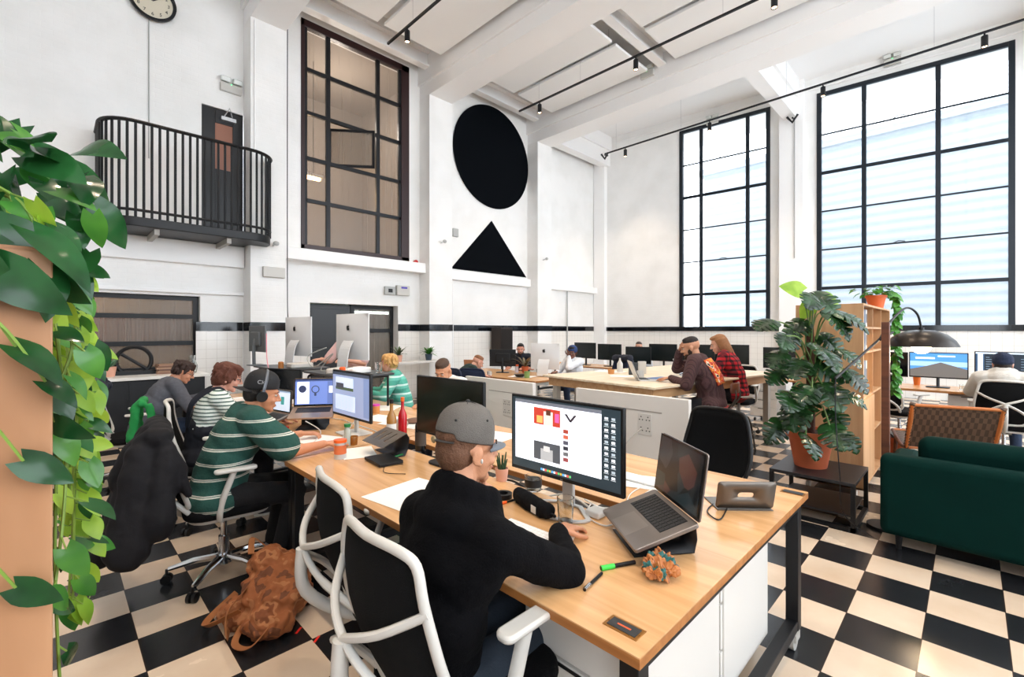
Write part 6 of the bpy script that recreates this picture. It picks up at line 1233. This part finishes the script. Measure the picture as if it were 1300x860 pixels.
for x, z, L in ((.30, -.20, .10), (.31, -.42, .09), (.30, -.66, .08), (.34, -.27, .07)):
    e_ = V((x, -.31, z)); SM.tube(spline([(x-.1, -.30, z+.16), (x-.05, -.32, z+.1), e_], 5), .003, 4); lf(e_, L, 0, V((.8, -.3, -.6)))
for v_ in range(11):     # vines down the right hand side of the cabinet
    near = v_ < 3; x0 = rg.uniform(.35, .375) if near else rg.uniform(.35, .42); y0 = rg.uniform(-.2, .02) if near else rg.uniform(.1, .55); zb = rg.uniform(-1.1, -.3) if v_ else -1.2
    pts = spline([(.1, y0*.3, .2), (x0-.05, y0, .1), (x0, y0, -.15), (x0+rg.uniform(-.02, .03), y0+rg.uniform(-.05, .05), zb*.6), (x0+rg.uniform(-.03, .02), y0+rg.uniform(-.06, .06), zb)], 9); SM.tube(pts, .0035, 5)
    for i, p in enumerate(pts[8:]):
        if (near and i % 2) or rg.random() < .25: continue
        far = not near; L = rg.uniform(.05, .08) if far else rg.uniform(.05, .08); w_ = (2 if rg.random() < (.6 if far else .25) else 1 if rg.random() < .6 else 0); a = rg.uniform(-1.4, 1.2); e_ = p+V((rg.uniform(-.01, .04), rg.uniform(-.05, .05), -.02)); SM.tube([p, e_], .002, 4); lf(e_, L, w_, V((cos(a)*.7, sin(a)*.7-.2, rg.uniform(-1.5, -.2))))
for v_ in range(9):      # the far side of the cabinet, small bright leaves
    x0 = rg.uniform(.33, .40); y0 = rg.uniform(.45, 1.0); zb = rg.uniform(-.9, -.35); pts = spline([(.1, .2, .2), (x0-.05, y0*.7, .15), (x0, y0, -.1), (x0+.02, y0, zb)], 10); SM.tube(pts, .003, 5)
    for p in pts[8:]:
        if rg.random() < .8: a = rg.uniform(-1.6, 1.2); lf(p, rg.uniform(.045, .07), 2 if rg.random() < .7 else 1, V((cos(a)*.7, sin(a)*.7-.2, rg.uniform(-1.3, -.1))))
F1.build('dark_leaves', LG1, t, fixn=False, smooth=1.4); F2.build('green_leaves', LG2, t, fixn=False, smooth=1.4); F3.build('lime_leaves', LG3, t, fixn=False, smooth=1.4); SM.build('vines', mat('vine_green', '7A9A3C', .5), t)
spiky('dark leaved plant in a pink pot on the counter at the left', (.55, 8.4, .9), mat('pink_pot'), 20, .34, leafmat('pale_leaf', '5A8A6A', '9AC0A0'))
# ================================================================ THE PEOPLE IN THE HALL
HOOD = mat('hoodie_black', '050508', .95, spec=.15, bump=.35, bscale=160)
t, J = person('man in a black hoodie and grey cap, seen from behind at the front desk', (.825, 1.15, 0), R(3), .46, .04, .26, .35, face=(R(-2), .10), turn=R(-10), shd=.06, smo=24, sk='C98E6C', sh=.188,
    wr=((.25, .04, .885), (.50, -.09, .785)), pole=((.4, .5, -1), (-.1, -1, -.5)), handd=((-.05, -.1, 1), (1, .05, -.12)), palm=((-1, 0, .2), (0, 0, -1)), curl=(1.1, .55), feet=((.5, .10, .095), (.55, -.02, .095)), knee=(1, -.1, .7), top=HOOD, hood=True, bottom='28323E', shoe='2A2C30', hair=('short', '6A4630'), vox=.0065, loose=.016, headoff=(-.004, .022, .052))
CAPM = mat('washed_grey_canvas', '66615C', .9, noise_amt=.3, nscale=25, bump=.4, bscale=300)
cap_on(t, J, CAPM, False, mat('cap_peak_grey', '666C74', .8)); h = J['h']
b = MB(); b.tube([h((-.112*cos(a)*.95-.01, .086*sin(a), .036)) for a in [k*.16-.75 for k in range(10)]], .009, 8, sy=.3, up=(0, 0, 1)); b.build('cap_strap', mat('strap_dark', '2E2C2B', .8), t); MB().ell(h((-.122, .012, .036)), (.005, .012, .012)).build('buckle', mat('brass_dull', 'B0A080', .4, .7), t)
MB().ell(h((.004, -.086, -.02)), (.004, .004, .008)).build('earbud', WPLAST, t)
# green striped polo, black cap worn backwards, headphones
POLO = band_mat('striped_polo', [(0, '1E4A42'), (.62, 'CFCFC4'), (.70, '1E4A42'), (.74, 'CFCFC4'), (.80, '1E4A42')], 2, .085)
t, J = person('man in a green striped polo with a black cap and headphones', (.70, 3.26, 0), R(-4), .53, .26, .20, .46, face=(0, .25), turn=R(-8), sk='C98A66', sh=.18, wr=((.56, .22, .785), (.58, -.20, .785)), pole=((-.3, .7, -1), (-.3, -.9, -.7)), handd=((1, -.35, -.05), (1, .1, -.05)), palm=((0, 0, -1), (0, 0, -1)), curl=(1.0, .45),
    feet=((.35, .12, .095), (.32, -.15, .095)), knee=(1, 0, .7), top=POLO, sleeve='half', bottom='0E0E12', shoe='8A8A8C', hair=('short', '1E1814'), vox=.007, loose=.028)
BCAP = mat('black_cap', '131316', .7); cap_on(t, J, BCAP, True); h = J['h']
MH = J['H'] @ frame((-.03, -.094, .078), (1, 0, 0), (0, .25, 1)); text('cap_lettering', 'CK', .034, mat('grey_thread', '9A9A9C'), t, MH, .002)
hp_ = MB(); hp_.tube([h((-.005, .104*sin(a), .025+.128*cos(a))) for a in [R(k*10-95) for k in range(20)]], .008, 8, sy=1.6); hp_.build('headphone_band', mat('headphone_grey', '6A6E74', .3, .3), t)
for s in (-1, 1): MB().cyl(h((-.005, .082*s, -.008)), h((-.005, .115*s, -.008)), .036, .032, 20).build('ear_cup', BLACKP, t)
# woman in striped tee and dungarees
TEE = band_mat('fine_striped_tee', [(0, 'DCE4DC'), (.66, '3C5850')], 2, .028)
t, J = person('auburn haired woman in a striped tee and dark dungarees', (.86, 4.36, 0), R(-8), .52, .10, .16, .4, face=(0, .30), turn=R(-6), sk='D49A84', sh=.155, wr=((.52, .16, .78), (.50, -.16, .78)), pole=((-.3, .7, -1), (-.3, -.7, -1)), top=TEE, sleeve='elbow', bottom='10131C', hair=('bob', '5C2E1C'), vox=.008, loose=.012, glasses=True)
c = MB(); P, W, Ch, NB, u2, f2 = [J[k] for k in ('P', 'W', 'Ch', 'NB', 'u2', 'f2')]; c.ell(P, (.165, .2, .15)).cap(P, W, .150, .145, 16); c.ell(W+f2*.012, (.148, .178, .12)); organic('dungaree_body', c, mat('dungaree_navy', '12151F', .9), t, .009, 2, disp=.01)
for s in (-1, 1): MB().tube(spline([W-f2*.14+V((0, .04*s, 0)), Ch-f2*.135+V((0, .07*s, .06)), NB-u2*.0+V((0, .085*s, .012))+V((0, 0, .03)), Ch+f2*.14+V((0, .07*s, .04)), W+f2*.16+V((0, .06*s, .04))], 6), .017, 6, sy=.3).build('dungaree_strap', mat('dungaree_navy'), t)
# boy in grey jumper
GJ = mat('grey_wool', '54565E', .9, noise_amt=.3, nscale=40)
person('dark haired person with glasses in a grey jumper at the far left', (.68, 6.04, 0), R(4), .53, .30, .28, .7, face=(0, .45), turn=R(-20), sk='C88E70', wr=((.50, .14, .79), (.48, -.08, .79)), pole=((-.3, .7, -1), (-.3, -.8, -.8)), top=GJ, bottom='2A3850', hair=('shaggy', '2E1A14'), glasses=True, vox=.009)
# standing person hidden behind the silver computer
person('standing person in a pale pink tee behind the nearer silver computer', (3.0, 6.05, 0), R(205), .88, .18, .2, .4, face=(0, .3), sk='D8A088', wr=((.42, .14, 1.16), (.44, -.22, 1.16)), feet=((.02, .1, .095), (-.02, -.1, .095)), top=mat('pink_tee', 'EAC6C4', .9), sleeve='half', bottom='2A2C34', hair=('short', '5A4030'), vox=.01)
# blond person in teal shirt
t, J = person('blond person in a teal shirt sitting in profile behind the raised tray', (3.12, 5.05, 0), R(152), .50, .18, .12, .30, face=(0, 0), turn=R(-12), sk='E0A58E', wr=((.46, .16, .80), (.44, -.12, .80)), top=band_mat('teal_shirt', [(0, '4FA894'), (.5, '6CC0AE'), (.8, 'D0ECE4')], 2, .11), bottom='2A3040', hair=('shaggy', 'D8A868'), vox=.008, loose=.02)
person('man with cropped dark hair looking down behind the dark monitor', (3.16, 3.92, 0), R(190), .55, .30, .25, .6, face=(0, .55), turn=R(12), sk='C8906E', wr=((.42, .14, .78), (.42, -.14, .78)), top=mat('white_tee', 'E4E2DE', .9), sleeve='half', bottom='2A3040', hair=('fade', '4A3628'), vox=.008)
person('man in a dark green top bending forward before the white wall', (4.75, 6.1, 0), R(-20), .50, .42, .35, .9, face=(0, .5), sk='D09880', wr=((.45, .14, .78), (.45, -.14, .78)), top=mat('forest_top', '1E3230', .9), bottom='20242E', hair=('fade', '8A5A3A'), vox=.01)
person('man with black hair and beard behind the black monitor', (7.05, 6.72, 0), R(205), .52, .12, .15, .35, face=(0, .15), turn=R(15), sk='C88A72', wr=((.42, .14, .78), (.42, -.14, .78)), top=mat('navy_tee', '141C2A', .9), sleeve='half', bottom='20242E', hair=('short', '17120F'), beard='2A1E18', vox=.01)
t, J = person('woman with a blue headwrap and white shirt resting her face on her hand', (6.95, 5.28, 0), R(185), .48, .02, .12, .2, face=(0, .1), turn=R(20), sk='6E4230', sh=.155, wr=((.16, -.02, 1.06), (.38, -.14, .78)), pole=((.6, .4, -1), (-.1, -.8, -1)), handd=((-.1, -.1, 1), (1, 0, 0)), curl=(1.1, .5), top=mat('white_shirt', 'E6EAF0', .9), bottom='2A3850', hair=('short', '15100E'), vox=.009)
beanie(t, J, mat('blue_wrap', '223A6A', .8), name='headwrap')
person('far bearded man with glasses above the dark monitors', (9.75, 5.5, 0), R(195), .52, .08, .12, .2, sk='C8927A', wr=((.38, .14, .78), (.38, -.14, .78)), top=mat('grey_shirt', 'B8BCC0', .9), bottom='20242E', hair=('fade', '3A2A22'), beard='4A3A30', glasses=True, vox=.01)
# man in the patterned jacket
JK = band_mat('brown_pinstripe', [(0, '3E2628'), (.5, '523638'), (.8, '32201F'), (.92, '6A4E48')], 1, .022)
t, J = person('man in a brown striped jacket with a bright back patch, on a stool', (5.18, 2.04, 0), R(100), .74, .12, .38, .35, face=(0, .28), turn=R(12), sk='C89070', wr=((.40, .18, 1.0), (.36, -.04, 1.30)), pole=((-.2, .7, -1), (.3, -.5, -1)), handd=((1, -.2, -.1), (-.35, .1, 1)), palm=((0, 0, -1), (-1, 0, 0)), curl=(.5, 1.0),
    feet=((.16, .12, .30), (.18, -.14, .30)), knee=(1, 0, .3), top=JK, bottom='16181E', shoe='101012', hair=('fade', '1E1614'), beard='3A2A20', vox=.008, loose=.024)
W, Ch, NB, u2, f2 = [J[k] for k in ('W', 'Ch', 'NB', 'u2', 'f2')]
gp = MB(); g = [[Ch+u2*(.17*v-.06)+V((0, .13*q, 0))-f2*(.158-.05*q*q*1.0-.02*v*v) for q in (-1, -.6, -.2, .2, .6, 1)] for v in (-.9, -.45, 0, .45, .9)]; gp.sheet(g)
pm_ = mat('patch_print', 'C83020', .7); N, L, b = nodes(pm_); tc = N.new('ShaderNodeTexCoord'); n = N.new('ShaderNodeTexNoise'); n.inputs['Scale'].default_value = 16; L.new(tc.outputs['Object'], n.inputs['Vector']); r = N.new('ShaderNodeValToRGB'); r.color_ramp.interpolation = 'CONSTANT'; e = r.color_ramp.elements; e[0].color = lin('B01C18'); e[1].position = .47; e[1].color = lin('E8A030')
for pp, cc_ in ((.53, 'D84020'), (.6, 'E8D8C0'), (.66, '2A1A18')): q = e.new(pp); q.color = lin(cc_)
L.new(n.outputs['Fac'], r.inputs[0]); L.new(r.outputs[0], b.inputs['Base Color']); gp.build('back_patch', pm_, t, solid=.006)
P = J['P']; MB().tube([P+V((.168*cos(a), .205*sin(a), -.045)) for a in [2*pi*k/30 for k in range(30)]], .016, 8, True, sy=.5).build('red_hem', mat('hem_red', 'A82A2A', .8), t)
# woman in red plaid
PL = mat('red_plaid', 'B01824', .9); N, L, b = nodes(PL); tc = N.new('ShaderNodeTexCoord'); sp = N.new('ShaderNodeSeparateXYZ'); L.new(tc.outputs['Object'], sp.inputs[0]); outs = []
for ax in (1, 2, 0):
    a = N.new('ShaderNodeMath'); a.operation = 'MULTIPLY_ADD'; a.inputs[1].default_value = 18; a.inputs[2].default_value = 50; L.new(sp.outputs[ax], a.inputs[0]); f = N.new('ShaderNodeMath'); f.operation = 'FRACT'; L.new(a.outputs[0], f.inputs[0]); g_ = N.new('ShaderNodeMath'); g_.operation = 'GREATER_THAN'; g_.inputs[1].default_value = .55; L.new(f.outputs[0], g_.inputs[0]); outs.append(g_)
ad = N.new('ShaderNodeMath'); ad.operation = 'ADD'; L.new(outs[0].outputs[0], ad.inputs[0]); L.new(outs[1].outputs[0], ad.inputs[1]); dv = N.new('ShaderNodeMath'); dv.operation = 'MULTIPLY'; dv.inputs[1].default_value = .5; L.new(ad.outputs[0], dv.inputs[0]); r = N.new('ShaderNodeValToRGB'); r.color_ramp.interpolation = 'CONSTANT'; e = r.color_ramp.elements; e[0].color = lin('C01C2A'); e[1].position = .4; e[1].color = lin('6A1420'); q = e.new(.9); q.color = lin('1A0E14'); L.new(dv.outputs[0], r.inputs[0]); L.new(r.outputs[0], b.inputs['Base Color'])
person('long haired woman in a red plaid shirt on a stool', (6.18, 2.12, 0), R(102), .75, .12, .28, .45, face=(0, .35), turn=R(10), sk='D8A084', sh=.155, wr=((.42, .14, 1.0), (.40, -.12, 1.0)), feet=((.16, .12, .32), (.18, -.12, .32)), knee=(1, 0, .3), top=PL, bottom='12141C', shoe='101012', hair=('long', '9A6A44'), vox=.008)
# white hoodie, blue beanie
WH = mat('white_hoodie', 'D2CEC6', .9, bump=.3, bscale=100)
t, J = person('person in a white hoodie and navy beanie facing the window desk', (7.72, -.26, 0), R(0), .50, .05, .15, .25, sk='C8927A', sh=.185, wr=((.5, .2, .79), (.5, -.2, .79)), top=WH, hood=True, bottom='2A3850', hair=('short', '2A1E18'), eyes=False, vox=.009, loose=.026)
beanie(t, J, mat('navy_knit', '14203A', .9, bump=.8, bscale=120))
